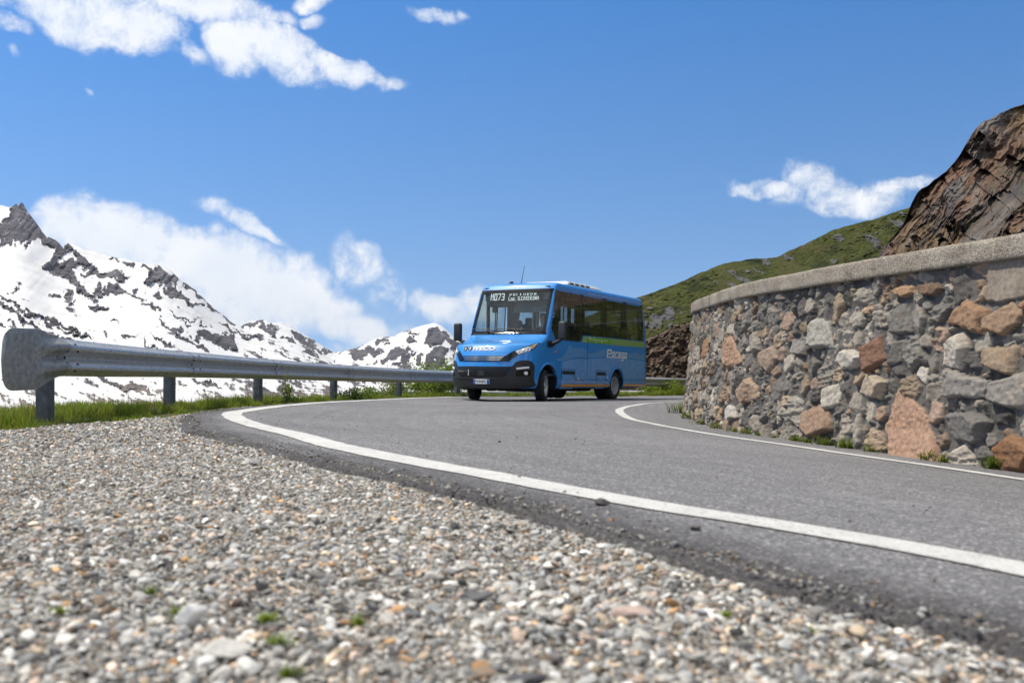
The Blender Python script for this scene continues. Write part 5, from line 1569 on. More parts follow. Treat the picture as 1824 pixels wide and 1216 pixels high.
# ---- wheel arches, lips and underbody
for side, sg in (('near', 1), ('far', -1)):
    for c, r in ((FW, .475), (RW, .425)):
        bm = bmesh.new()
        pts = [(c[0] + r * math.cos(t), c[1] + r * math.sin(t)) for t in np.linspace(R(-5), R(185), 30)]
        ra = []
        for (y, z) in pts:
            k = 1.085; yo, zo = c[0] + (y - c[0]) * k, c[1] + (z - c[1]) * k
            W = side_w(max(z, .32))
            wf = W
            if y < -.1: wf = W - .015
            ra.append([bm.verts.new(v) for v in ((sg * (wf - .03), y, z), (sg * (wf + .018), y, z), (sg * (wf + .020), y + (yo - y) * .5, z + (zo - z) * .5), (sg * (wf + .001), yo, zo))])
        for a, b in zip(ra, ra[1:]):
            for k in range(3): bm.faces.new((a[k], a[k + 1], b[k + 1], b[k]))
        part('wheel_arch_lip', bm, M_BLUE, None, 60)
        bm = bmesh.new()                                   # liner that closes the wheel well off from the cabin
        rr = [[bm.verts.new((sg * x, c[0] + (r - .012) * math.cos(t), c[1] + (r - .012) * math.sin(t))) for t in np.linspace(R(-12), R(192), 26)] for x in (.60, .985)]
        for k in range(25): bm.faces.new((rr[0][k], rr[0][k + 1], rr[1][k + 1], rr[1][k]))
        bm.faces.new(rr[0])
        part('wheel_arch_liner', bm, M_DARK, None, 40)
bm = bmesh.new()
bx(bm, (0, 2.6, .40), (1.15, 5.6, .20), .02); bx(bm, (0, -.35, .34), (1.2, .5, .16), .02); bx(bm, (.1, .25, .30), (1.5, .10, .10), .02); bx(bm, (-.1, 4.08, .34), (1.5, .14, .14), .03)
bx(bm, (.70, 2.4, .30), (.35, .9, .16), .03); bx(bm, (-.65, 2.2, .28), (.4, 1.2, .18), .03); bx(bm, (.55, 1.3, .30), (.3, .5, .2), .03); bx(bm, (.35, .9, .27), (.16, .5, .12), .03)
for k in range(7): bx(bm, (random.uniform(-.5, .6), random.uniform(-.3, 3.3), .27), (random.uniform(.1, .25), random.uniform(.1, .3), .10), .02)
part('underbody', bm, M_DARK)

# ---- wheels
def wheel(x, y, steer, dual, sg):
    bm = bmesh.new()
    def tyre(x0):
        p = [(-.095, .235), (-.105, .26), (-.108, .30), (-.100, .335), (-.085, .352), (-.06, .358)]
        for k in range(5):
            a = -.055 + k * .0225
            p += [(a, .360), (a + .016, .360), (a + .0162, .352), (a + .022, .352)]
        p += [(.06, .358), (.085, .352), (.100, .335), (.108, .30), (.105, .26), (.095, .235), (.06, .225), (-.06, .225), (-.095, .235)]
        lathe(bm, [(x0 + a, r) for a, r in p], 'x', 48)
    tyre(0)
    if dual: tyre(-sg * .25)
    w = part('wheel', bm, M_RUB, None, 30)
    w.location = (x, y, .36); w.rotation_euler = (0, 0, steer)
    bm = bmesh.new()
    pr = [(.088, .238), (.098, .228), (.092, .215), (.070, .205), (.030, .198), (.010, .150), (.020, .118), (.035, .105), (.035, .075), (.060, .070), (.085, .060), (.090, .035), (.090, .0)] if not dual else \
         [(.088, .238), (.098, .228), (.090, .215), (.02, .205), (-.04, .195), (-.07, .14), (-.06, .11), (-.02, .10), (-.01, .06), (.0, .0)]
    lathe(bm, [(sg * a, r) for a, r in pr], 'x', 40)
    rim = part('rim', bm, M_RIM, w, 30)
    a0 = .018 if not dual else -.062
    for k in range(8):
        t = 2 * math.pi * k / 8
        bm = bmesh.new()
        bmesh.ops.create_cone(bm, cap_ends=True, segments=12, radius1=.024, radius2=.024, depth=.006, matrix=Matrix.Translation((sg * (a0 + .006), .165 * math.cos(t), .165 * math.sin(t))) @ Matrix.Rotation(R(90), 4, 'Y'))
        part('rim_hole', bm, M_INK, w, 30)
    for k in range(6):
        t = 2 * math.pi * (k + .5) / 6
        bm = bmesh.new()
        bmesh.ops.create_cone(bm, cap_ends=True, segments=6, radius1=.014, radius2=.012, depth=.03, matrix=Matrix.Translation((sg * (a0 + .03), .095 * math.cos(t), .095 * math.sin(t))) @ Matrix.Rotation(R(90), 4, 'Y'))
        part('wheel_nut', bm, M_CHROME, w, 30)
STEER = R(17)
wheel(.875, FW[0], STEER, False, 1); wheel(-.875, FW[0], STEER, False, -1)
wheel(.885, RW[0], 0, True, 1); wheel(-.885, RW[0], 0, True, -1)

# ---- inside
bm = bmesh.new(); bx(bm, (0, 3.2, .60), (1.92, 5.7, .05)); part('cabin_floor', bm, M_SEATG)
bm = bmesh.new()
bx(bm, (0, .42, 1.30), (1.84, .44, .40), .06); bx(bm, (.40, .50, 1.50), (.46, .22, .10), .04); bx(bm, (0, .36, 1.52), (1.0, .2, .02), .005)
part('dashboard', bm, M_DASH)
bm = bmesh.new(); bx(bm, (.30, .33, 1.545), (.42, .18, .006)); part('dashboard_paper', bm, M_WHITE)
bm = bmesh.new(); bx(bm, (-.12, .36, 1.542), (.26, .2, .008)); part('dashboard_paper', bm, M_WHITE)
bm = bmesh.new()
rr = [Vector((.42 + .20 * math.cos(t), .80 + .20 * math.sin(t) * .55, 1.50 + .20 * math.sin(t) * .835)) for t in np.linspace(0, 2 * math.pi, 33)]
tube(bm, rr, .016, 8, False); tube(bm, [rr[0], (.42, .80, 1.50), rr[16]], .014, 6); tube(bm, [(.42, .80, 1.50), (.42, .62, 1.40)], .03, 8)
part('steering_wheel', bm, M_INK)
def seat(x, y, name='passenger_seat', head=True, zf=.62, mat=M_SEAT):
    bm = bmesh.new()
    bx(bm, (x, y, zf + .44), (.44, .44, .12), .04); bx(bm, (x, y + .25, zf + .80), (.43, .11, .66), .045, Matrix.Rotation(R(-10), 3, 'X')); bx(bm, (x, y + .33, zf + 1.19), (.27, .09, .18), .035)
    s = part(name, bm, mat)
    bm = bmesh.new(); bx(bm, (x, y, zf + .20), (.3, .3, .38), .02); bx(bm, (x, y + .315, zf + .80), (.40, .03, .6), .01, Matrix.Rotation(R(-10), 3, 'X')); part('seat_base', bm, M_SEATG, s)
    bm = bmesh.new(); tube(bm, [(x - .12, y + .36, zf + 1.16), (x - .10, y + .40, zf + 1.24), (x + .10, y + .40, zf + 1.24), (x + .12, y + .36, zf + 1.16)], .012, 6); part('seat_handle', bm, M_SEATG, s)
seat(.42, 1.22, 'driver_seat', zf=.68)
seat(-.42, 1.75, zf=.72)
for y in (2.45, 3.25, 4.05, 4.85):
    for x in (.74, .30, -.74) + ((-.30,) if y > 4.5 else ()): seat(x, y)
for (x, y) in ((-.06, 1.55), (-.18, 1.98), (.08, 2.9)):
    bm = bmesh.new(); tube(bm, [(x, y, .62), (x, y, 2.64)], .017, 8); part('grab_pole', bm, simple('grab_pole_steel', (.5, .5, .48), .3, .5) if x == -.06 else bpy.data.materials['grab_pole_steel'])
bm = bmesh.new(); tube(bm, [(-.35, 1.6, 2.42), (-.35, 5.4, 2.42)], .016, 8); part('ceiling_rail', bm, bpy.data.materials['grab_pole_steel'])
bm = bmesh.new(); tube(bm, [(.35, 1.6, 2.42), (.35, 5.4, 2.42)], .016, 8); part('ceiling_rail', bm, bpy.data.materials['grab_pole_steel'])
bm = bmesh.new(); bx(bm, (.30, 1.0, 2.17), (1.15, .02, .24), .004, Matrix.Rotation(R(-14), 3, 'X')); bx(bm, (.30, 1.03, 2.305), (1.2, .06, .04), .01); part('sun_blind', bm, M_BLIND)
bm = bmesh.new()
for k in range(5): tube(bm, [(-.36 + .045 * k, 1.05 + .02 * (k % 2), 2.45), (-.37 + .04 * k, 1.08 + .02 * (k % 2), 2.0), (-.40 + .03 * k, 1.1, 1.6)], [.035, .04, .035], 8)
part('curtain', bm, M_SEAT)
bm = bmesh.new(); bx(bm, (-.62, .92, 2.30), (.5, .3, .22), .04); bx(bm, (-.70, .82, 2.12), (.10, .08, .14), .02); part('ticket_console', bm, M_SEATG)
# destination display behind the top of the windscreen
DY = .70
bm = bmesh.new(); bx(bm, (-.085, DY + .06, 2.41), (1.38, .10, .215), .01, Matrix.Rotation(R(-10), 3, 'X')); dd = part('destination_display', bm, M_INK)
bm = bmesh.new(); bx(bm, (-.07, DY + .13, 2.42), (1.76, .02, .18), .02); part('display_surround', bm, simple('display_panel_grey', (.28, .33, .35), .6))
FONT = {'H': ["#..#", "#..#", "####", "#..#", "#..#", "#..#", "#..#"], '0': ["####", "#..#", "#..#", "#..#", "#..#", "#..#", "####"], '7': ["####", "...#", "...#", "..#.", "..#.", ".#..", ".#.."], '3': ["####", "...#", "...#", ".###", "...#", "...#", "####"],
        'V': ["#..#", "#..#", "#..#", "#..#", "#.#.", "##..", "#..."], 'A': [".##.", "#..#", "#..#", "####", "#..#", "#..#", "#..#"], 'L': ["#...", "#...", "#...", "#...", "#...", "#...", "####"], 'F': ["####", "#...", "#...", "###.", "#...", "#...", "#..."],
        'U': ["#..#", "#..#", "#..#", "#..#", "#..#", "#..#", "####"], 'R': ["###.", "#..#", "#..#", "###.", "##..", "#.#.", "#..#"], 'o': ["....", "....", "####", "#..#", "#..#", "#..#", "####"], 'c': ["....", "....", "####", "#...", "#...", "#...", "####"], '.': [".", ".", ".", ".", ".", ".", "#"],
        'S': ["####", "#...", "#...", "####", "...#", "...#", "####"], 'C': ["####", "#...", "#...", "#...", "#...", "#...", "####"], 'T': ["###", ".#.", ".#.", ".#.", ".#.", ".#.", ".#."], 'E': ["####", "#...", "#...", "###.", "#...", "#...", "####"], 'I': ["###", ".#.", ".#.", ".#.", ".#.", ".#.", "###"], 'N': ["#..#", "##.#", "##.#", "#.##", "#.##", "#..#", "#..#"], ' ': [".."] * 7}
def led(text, sep='.'):
    rows = [''] * 7
    for ch in text:
        for i in range(7): rows[i] += FONT[ch][i] + sep
    return rows
mled = Mat('display_led'); mled.N.remove(mled.p); em = mled.N.new('ShaderNodeEmission'); em.inputs[0].default_value = (.92, .96, 1.0, 1); em.inputs[1].default_value = .95; mled.L.new(em.outputs[0], mled.out.inputs[0])
def on_disp(x, z): return Vector((x, DY + .004 + (z - 2.41) * .176, z))
bits('display_text', led('H073'), -.74, 2.495, .0195, .0235, on_disp, mled.m, dd, gap=.06)
r1 = led('VALFURVA', '...'); r1 = ['.' * len(r1[0])] * 1 + r1[1:6]
bits('display_text', r1, -.235, 2.500, .0132, .0125, on_disp, mled.m, dd, gap=.05)
bits('display_text', led('Loc. S.CATERINA'), -.255, 2.405, .0124, .0125, on_disp, mled.m, dd, gap=.02)

# ------------------------------------------------------------------ the two people in the cab (seated in the bus)
def person(label, cat, loc, head_h, shirt, hair_col, skin_col, turn, hands):
    """loc: hip position in bus axes; a seated body grown as one skin"""
    V, E, RAD = [], [], []
    def v(p, r, parent=None):
        V.append(p); RAD.append(r)
        if parent is not None: E.append((parent, len(V) - 1))
        return len(V) - 1
    k = head_h
    pel = v((0, 0, 0), .15); wai = v((0, .03, .16), .135, pel); che = v((0, .03, .36), .155, wai); sho = v((0, .03, .47), .11, che); nk = v((0, .02, .555), .055, sho); nk2 = v((0, .005, .60), .055, nk)
    hd = v((0, -.005, .66), .075, nk2); hd2 = v((0, .0, .735), .095, hd); hd3 = v((0, .005, .80), .075, hd2)
    for sg, (hx, hy, hz) in zip((1, -1), hands):
        s = v((sg * .17, .03, .455), .070, sho); e = v((sg * .26, -.10, .24), .047, s); w = v((hx, hy + .09, hz - .01), .030, e)
        pm = v((hx, hy + .02, hz), .034, w)
        for f in range(4):
            a = v((hx - sg * .0 + (f - 1.5) * .021, hy - .035, hz + .028), .010, pm); b = v((hx + (f - 1.5) * .021, hy - .065 + .004 * abs(f - 1.3), hz + .015), .009, a); v((hx + (f - 1.5) * .020, hy - .066, hz - .016), .008, b)
        t1 = v((hx - sg * .045, hy + .0, hz + .012), .012, pm); v((hx - sg * .050, hy - .035, hz + .020), .010, t1)
        hip = v((sg * .10, -.02, -.03), .10, pel); kn = v((sg * .14, -.42, .02), .068, hip); an = v((sg * .14, -.46, -.36), .045, kn); v((sg * .14, -.60, -.40), .04, an)
    me = bpy.data.meshes.new('body'); me.from_pydata(V, E, [])
    o = bpy.data.objects.new('person', me); COL.objects.link(o)
    md = o.modifiers.new('s', 'SKIN'); md.use_smooth_shade = True
    for i, sv in enumerate(me.skin_vertices[0].data):
        sv.radius = (RAD[i], RAD[i] * (.82 if i in (wai, che) else 1)); sv.use_root = (i == pel)
    sb = o.modifiers.new('d', 'SUBSURF'); sb.levels = sb.render_levels = 2
    bmn = bpy.data.meshes.new_from_object(o.evaluated_get(bpy.context.evaluated_depsgraph_get()))
    bpy.data.objects.remove(o)
    n = len(bmn.vertices); co = np.zeros(n * 3, np.float32); bmn.vertices.foreach_get('co', co); co = co.reshape(-1, 3)
    # face: brow, nose, mouth and chin pushed out of the head
    x, y, z = co.T
    head = z > .60
    f = head & (y < .0)
    nose = np.exp(-((x / .016) ** 2 + ((z - .70) / .028) ** 2)); brow = np.exp(-(((np.abs(x) - .03) / .03) ** 2 + ((z - .742) / .012) ** 2)); eye = np.exp(-(((np.abs(x) - .032) / .016) ** 2 + ((z - .722) / .010) ** 2))
    mouth = np.exp(-((x / .025) ** 2 + ((z - .662) / .009) ** 2)); chin = np.exp(-((x / .03) ** 2 + ((z - .632) / .016) ** 2))
    co[f, 1] -= (.026 * nose + .006 * brow - .010 * eye + .005 * mouth + .010 * chin)[f]
    ear = np.exp(-(((y - .01) / .018) ** 2 + ((z - .705) / .03) ** 2)) * head * (np.abs(x) > .06)
    co[:, 0] += np.sign(x) * .014 * ear
    ca, sa = math.cos(turn), math.sin(turn)
    hx_, hy_ = co[head, 0].copy(), co[head, 1].copy(); wgt = sstep(.58, .66, co[head, 2])
    co[head, 0] = hx_ * (1 - wgt) + wgt * (hx_ * ca - hy_ * sa); co[head, 1] = hy_ * (1 - wgt) + wgt * (hx_ * sa + hy_ * ca)
    bmn.vertices.foreach_set('co', co.ravel())
    isskin = (z > .535) | ((y < -.20) & (z > .10) & (np.abs(co[:, 2]) > .1))
    trou = (z < .03) & (np.abs(x) > .0)
    col = np.where(isskin[:, None], np.array(skin_col), np.array(shirt)); col = np.where((trou & ~isskin)[:, None], np.array((.03, .035, .05)), col)
    dark = f & ((eye > .5) | (mouth > .6))
    col = np.where(dark[:, None], col * .35, col)
    at = bmn.attributes.new('col', 'FLOAT_COLOR', 'POINT'); at.data.foreach_set('color', np.concatenate([col, np.ones((n, 1))], 1).astype(np.float32).ravel())
    m = Mat('skin_and_cloth'); m.set('Base Color', m.attr('col', 'Color')).set('Roughness', .6)
    p = link('person', bmn, m.m); tag(p, label, 'person')
    p.matrix_world = BUS_M @ Matrix.Translation(loc) @ Matrix.Scale(k, 4)
    # hair cap
    bm = bmesh.new(); bmesh.ops.create_uvsphere(bm, u_segments=28, v_segments=20, radius=.108, matrix=Matrix.Translation((0, .012, .752)) @ Matrix.Diagonal((.94, 1.06, 1.0, 1)))
    dele = []
    for q in bm.verts:
        d = fbm(q.co.x * 60, q.co.y * 60, q.co.z * 60, oct=2, seed=77)
        q.co += (q.co - Vector((0, .012, .752))).normalized() * float(d) * .008
        if q.co.z < .752 + (.022 if q.co.y < -.03 else -.05 if q.co.y > .03 else -.01): dele.append(q)
    bmesh.ops.delete(bm, geom=dele, context='VERTS')
    for q in bm.verts:
        a, b = q.co.x, q.co.y; q.co.x, q.co.y = a * ca - b * sa, a * sa + b * ca
    hme = bm_mesh('hair', bm, True, 0)
    h = link('hair', hme, simple('hair_dark', hair_col, .6), p)
    sd = h.modifiers.new('t', 'SOLIDIFY'); sd.thickness = .012; sd.offset = -1
    return p
from mathutils import Euler
BUS_M = Matrix.Translation(BUS.location) @ Euler(BUS.rotation_euler).to_matrix().to_4x4()
person('driver in a dark blue jacket with short dark hair, both hands on the wheel', 'person', (.42, 1.16, 1.19), 1.0, (.04, .07, .13), (.012, .010, .009), (.42, .25, .175), R(12), [(.19, -.36, .37), (-.19, -.36, .37)])
person('passenger with short dark hair sitting low beside the driver, facing forward', 'person', (-.50, 1.62, 1.10), .96, (.20, .12, .11), (.010, .009, .009), (.38, .22, .16), R(-6), [(.12, -.32, .16), (-.12, -.32, .16)])

# ------------------------------------------------------------------ gravel, loose stones, grass
def ico(sub):
    bm = bmesh.new(); bmesh.ops.create_icosphere(bm, subdivisions=sub, radius=1)
    V = np.array([v.co for v in bm.verts]); F = np.array([[v.index for v in f.verts] for f in bm.faces]); bm.free()
    return V, F
def stone_shapes(sub, n, seed, k=(6, 10), sharp=True):
    r = np.random.default_rng(seed); V0, F0 = ico(sub); out = []
    for _ in range(n):
        m = r.integers(*k); N_ = r.normal(size=(m, 3)); N_ /= np.linalg.norm(N_, axis=1)[:, None]; d = r.uniform(.48, .95, m)
        dots = V0 @ N_.T
        rad = np.min(np.where(dots > .05, d[None] / np.maximum(dots, .05), 9), axis=1)
        rad = np.minimum(rad, 1.15)
        V = V0 * rad[:, None]
        V = V * np.array([1, r.uniform(.5, .92), r.uniform(.25, .55)])
        out.append(V)
    return out, F0

GRAVEL = [((.44, .42, .385), 7), ((.37, .355, .325), 6), ((.28, .285, .285), 5), ((.42, .415, .40), 4.5), ((.13, .125, .12), 2.6), ((.45, .36, .26), 3.4), ((.46, .28, .14), .8), ((.60, .585, .55), 4.0), ((.52, .40, .32), 1.8), ((.22, .165, .12), 1.5)]
GWT = np.array([w for _, w in GRAVEL]); GWT = GWT / GWT.sum(); GCOL = np.array([c for c, _ in GRAVEL])
_ey, _ex = EDGE_OUT[1:16, 1], EDGE_OUT[1:16, 0]
def edge_x(Y): return np.interp(Y, _ey, _ex)
def turf_x(Y): return np.interp(Y, GR_Y, GR_X)

def scatter(P, size, shapes, F0, seed, tilt=.35, sink=.25):
    r = np.random.default_rng(seed); n = len(P); k = len(shapes[0])
    S = np.array(shapes)[r.integers(0, len(shapes), n)] * size[:, None, None]
    a = r.uniform(0, 2 * np.pi, n); b = r.normal(0, tilt, n); c = r.normal(0, tilt, n)
    ca, sa, cb, sb, cc, sc_ = np.cos(a), np.sin(a), np.cos(b), np.sin(b), np.cos(c), np.sin(c)
    x, y, z = S[..., 0], S[..., 1], S[..., 2]
    y, z = y * cb[:, None] - z * sb[:, None], y * sb[:, None] + z * cb[:, None]
    x, z = x * cc[:, None] + z * sc_[:, None], -x * sc_[:, None] + z * cc[:, None]
    x, y = x * ca[:, None] - y * sa[:, None], x * sa[:, None] + y * ca[:, None]
    V = np.stack([x, y, z], -1) + P[:, None, :]
    V[..., 2] += (size * sink)[:, None]
    F = (F0[None] + (np.arange(n) * k)[:, None, None]).reshape(-1, 3)
    return V.reshape(-1, 3), F

def build_gravel():
    r = np.random.default_rng(91)
    big, Fb = stone_shapes(2, 26, 5); small, Fs = stone_shapes(1, 26, 6)
    allV, allF, allC = [], [], []; off = 0
    def zone(n, y0, y1, mean, sg, shapes, F0, seed, lo=.0025, hi=.015):
        nonlocal off
        u = r.uniform(0, 1, n * 3)
        Y = np.sqrt(y0 * y0 + u * (y1 * y1 - y0 * y0)); X = r.uniform(-.60, .60, n * 3) * Y * 1.0 + r.uniform(-.15, .15, n * 3)
        e = edge_x(Y) - .02 + .045 * fbm(X * 3, Y * 3, oct=3, seed=92)
        ok = (X < e) & (X > turf_x(Y) - .05 + .12 * fbm(X * 2, Y * 2, oct=2, seed=93)) & (Y < 9.6)
        X, Y = X[ok][:n], Y[ok][:n]
        sz = np.clip(mean * np.exp(r.normal(0, sg, len(X))), lo, hi)
        Z = ground_z(X, Y) + .006 * fbm(X * 4, Y * 4, oct=3, seed=3) + .012 * fbm(X * .7, Y * .7, oct=3, seed=4) + r.uniform(-.002, .010, len(X))
        V, F = scatter(np.column_stack([X, Y, Z]), sz, shapes, F0, seed)
        c = GCOL[r.choice(len(GCOL), len(X), p=GWT)] * np.exp(r.normal(.05, .30, (len(X), 1)))
        allV.append(V); allF.append(F + off); allC.append(np.repeat(c, len(shapes[0]), 0)); off += len(V)
    zone(24000, .75, 2.7, .0049, .60, big, Fb, 1)
    zone(42000, .75, 2.9, .0034, .40, small, Fs, 2)
    zone(72000, 2.6, 5.4, .0042, .55, small, Fs, 3)
    zone(60000, 5.0, 9.6, .0060, .50, small, Fs, 4, hi=.022)
    # the shoulder goes on to the left, beyond the frame
    n = 30000; Y = r.uniform(.4, 8.0, n); X = -.56 * Y - r.uniform(0, 2.2, n); ok = X > turf_x(Y) - .05; X, Y = X[ok], Y[ok]
    sz = np.clip(.0068 * np.exp(r.normal(0, .5, len(X))), .003, .02)
    V, F = scatter(np.column_stack([X, Y, ground_z(X, Y) + .006 * fbm(X * 4, Y * 4, oct=3, seed=3) + .012 * fbm(X * .7, Y * .7, oct=3, seed=4)]), sz, small, Fs, 7)
    c = GCOL[r.choice(len(GCOL), len(X), p=GWT)] * np.exp(r.normal(.05, .30, (len(X), 1)))
    allV.append(V); allF.append(F + off); allC.append(np.repeat(c, len(small[0]), 0)); off += len(V)
    # grit washed on to the edge of the asphalt, thinning out across the lane
    n = 2200
    Y = np.exp(r.uniform(np.log(1.2), np.log(12), n)); d = r.exponential(.055, n); far = r.random(n) < .16; d = np.where(far, r.uniform(0, 2.6, n), d)
    X = edge_x(Y) + d
    sz = np.clip(.0038 * np.exp(r.normal(0, .45, n)) * (1 + .06 * Y), .002, .016)
    V, F = scatter(np.column_stack([X, Y, gz(X, Y) + .004]), sz, small, Fs, 5)
    c = GCOL[r.choice(len(GCOL), n, p=GWT)] * r.uniform(.3, .9, (n, 1))
    allV.append(V); allF.append(F + off); allC.append(np.repeat(c, len(small[0]), 0))
    me = np_mesh('gravel', np.concatenate(allV), np.concatenate(allF), False, {'col': np.concatenate(allC)})
    tag(link('gravel', me, stone_field_mat('gravel_stone', .85, .35, 160, .22)), 'loose grey and tan gravel on the shoulder', 'gravel', kind='stuff')
build_gravel()

M_STONE = stone_field_mat('loose_stone', .8, .5, 90, .3)
def loose(name, label, x, y, on_road, size, col, seed, flat=(1, .7, .4), rot=0.0):
    shapes, F = stone_shapes(3, 1, seed, (8, 12))
    V = shapes[0] / np.array([1, .8, .47]) * np.array(flat) * size
    V = V + (.05 * size * fbm(V[:, 0] / size * 3, V[:, 1] / size * 3, V[:, 2] / size * 3, oct=3, seed=seed))[:, None]
    ca, sa = math.cos(rot), math.sin(rot); V = np.column_stack([V[:, 0] * ca - V[:, 1] * sa, V[:, 0] * sa + V[:, 1] * ca, V[:, 2]])
    z = float(gz(x, y)) + .004 if on_road else float(ground_z(x, y)) + .012
    lift = -V[:, 2].min() * .8
    me = np_mesh(name, V, F, False, {'col': np.tile(np.array(col), (len(V), 1))})
    me.polygons.foreach_set('use_smooth', [True] * len(me.polygons)); me.set_sharp_from_angle(angle=R(22))
    o = link(name, me, M_STONE); o.location = (x, y, z + lift)
    return tag(o, label, 'stone', 'larger loose stones on the shoulder and road edge')
loose('loose_stone', 'pale flat slab of stone lying in the near gravel, the largest there', -.365, 1.29, False, .044, (.56, .54, .50), 401, (1, .7, .30), -.2)
loose('loose_stone', 'whitish angular stone in the gravel, behind and left of the pale flat slab', -.47, 1.455, False, .030, (.80, .78, .74), 402, (1, .8, .5), .5)
loose('loose_stone', 'pinkish white oblong stone in the gravel below the asphalt edge', .192, 1.56, False, .034, (.52, .40, .34), 403, (1, .6, .42), .1)
loose('loose_stone', 'dark grey stone lying on the asphalt against the white line', .255, 2.86, True, .031, (.13, .12, .11), 404, (1, .6, .42), .05)
loose('loose_stone', 'small dark pebble on the asphalt between the white line and the gravel', .445, 2.41, True, .017, (.12, .11, .10), 405, (1, .7, .5), .4)
loose('loose_stone', 'dark flat stone at the very front edge of the gravel', .012, 1.20, False, .026, (.10, .10, .105), 406, (1, .6, .35), .1)
loose('loose_stone', 'thin pale flake of stone where the gravel meets the asphalt edge', -1.16, 4.40, False, .055, (.50, .485, .45), 407, (1, .5, .22), .6)
loose('loose_stone', 'long dark slate stone in the middle of the near gravel', -.055, 1.66, False, .030, (.15, .15, .155), 408, (1, .5, .34), -.1)

def blades(P, h, w, seed, lean=.35, cols=None, seg=3):
    """n grass blades as tapering bent strips"""
    r = np.random.default_rng(seed); n = len(P)
    a = r.uniform(0, 2 * np.pi, n); fa = r.uniform(0, 2 * np.pi, n); ln = np.abs(r.normal(0, lean, n)) * h
    t = np.linspace(0, 1, seg + 1)
    ctr = P[:, None, :] + np.stack([np.cos(fa)[:, None] * ln[:, None] * t ** 2, np.sin(fa)[:, None] * ln[:, None] * t ** 2, h[:, None] * (t - .18 * t ** 2 * (ln / np.maximum(h, 1e-6))[:, None])], -1)
    wd = w[:, None] * np.array([.8, 1.0, .65, .08])[None, :seg + 1] if seg == 3 else w[:, None] * (1 - t)[None]
    sx, sy = np.cos(a)[:, None] * wd / 2, np.sin(a)[:, None] * wd / 2
    Lf = ctr.copy(); Rg = ctr.copy(); Lf[..., 0] -= sx; Lf[..., 1] -= sy; Rg[..., 0] += sx; Rg[..., 1] += sy
    V = np.stack([Lf, Rg], 2).reshape(n, -1, 3); k = V.shape[1]
    f0 = np.array([[2 * i, 2 * i + 1, 2 * i + 3, 2 * i + 2] for i in range(seg)])
    F = (f0[None] + (np.arange(n) * k)[:, None, None]).reshape(-1, 4)
    if cols is None: cols = np.tile(np.array((.10, .17, .025)), (n, 1))
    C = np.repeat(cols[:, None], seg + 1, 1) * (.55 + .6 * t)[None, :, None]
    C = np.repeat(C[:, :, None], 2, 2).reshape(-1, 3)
    return V.reshape(-1, 3), F, C
M_LEAF = leaf_mat('grass_blade', .45)

def blade_cols(r, n, dry=.12):
    a = r.random(n)[:, None]
    c = np.array((.10, .165, .020)) * (1 - a) + np.array((.25, .30, .045)) * a
    d = r.random(n) < dry
    c[d] = np.array((.23, .19, .09)) * r.uniform(.7, 1.2, (d.sum(), 1))
    return c

def build_grass():
    r = np.random.default_rng(61)
    Vs, Fs, Cs = [], [], []; off = 0
    def add(P, h, w, cols, seed, lean=.4):
        nonlocal off
        V, F, C = blades(P, h, w, seed, lean, cols); Vs.append(V); Fs.append(F + off); Cs.append(C); off += len(V)
    def band(n, y0, y1, hmul, w0, seed, inner=0.0, outer=1.3):
        Y = r.uniform(y0, y1, n); gx_ = np.interp(Y, GR_Y, GR_X); rx = np.interp(Y, RAIL_EXT[:, 1], RAIL_EXT[:, 0])
        wdt = np.maximum(gx_ - rx, .1) + outer
        X = gx_ + inner - r.random(n) ** 1.15 * wdt + .07 * fbm(Y * 3, 0, oct=3, seed=seed)
        cl = fbm(X * 2.2, Y * 2.2, oct=4, seed=seed + 1); keep = r.random(n) < np.clip(.36 + 1.6 * cl + .15 * (X < gx_ - .25), .02, 1)
        X, Y, cl, gx_ = X[keep], Y[keep], cl[keep], gx_[keep]
        tall = np.clip(.65 + 1.5 * cl, .25, 2.1) * np.clip((gx_ - X) / .35 + .35, .3, 1.25)
        h = .080 * hmul * tall * r.uniform(.55, 1.25, len(X))
        add(np.column_stack([X, Y, ground_z(X, Y) - .01]), h, w0 * r.uniform(.6, 1.3, len(X)), blade_cols(r, len(X)), seed + 2)
    band(30000, 6.0, 10.5, 1.0, .006, 71)
    band(26000, 10.5, 16, 1.1, .008, 75)
    band(20000, 16, 24, 1.25, .012, 79)
    band(12000, 24, 33, 1.5, .018, 83)
    # tall stems with brownish heads
    n = 420; Y = r.uniform(6.5, 17, n); X = np.interp(Y, GR_Y, GR_X) - r.uniform(.25, 1.4, n)
    add(np.column_stack([X, Y, ground_z(X, Y)]), r.uniform(.10, .22, n), np.full(n, .005), np.tile(np.array((.16, .11, .07)), (n, 1)) * r.uniform(.6, 1.3, (n, 1)), 87, .3)
    # meadow strip beyond the road, before the lower road
    n = 26000; t = r.random(n); Y = r.uniform(30, 43, n); xr = np.interp(Y, RAIL[:, 1], RAIL[:, 0]); X = xr + r.uniform(-1.6, .75, n) * 1.0
    add(np.column_stack([X, Y, ground_z(X, Y) - .02]), r.uniform(.08, .30, n) * np.clip(.7 + fbm(X, Y, oct=3, seed=88), .2, 1.6), np.full(n, .03), blade_cols(r, n, .2), 89, .5)
    n = 9000; X = r.uniform(-5, 14, n); Y = 41.9 + .18 * np.maximum(X - 5, 0) + r.uniform(-3, .6, n); 
    add(np.column_stack([X, Y, ground_z(X, Y) - .02]), r.uniform(.08, .28, n), np.full(n, .035), blade_cols(r, n, .2), 90, .5)
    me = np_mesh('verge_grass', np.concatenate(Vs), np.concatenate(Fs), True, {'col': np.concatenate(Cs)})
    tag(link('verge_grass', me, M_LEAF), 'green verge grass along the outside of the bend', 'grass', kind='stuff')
build_grass()

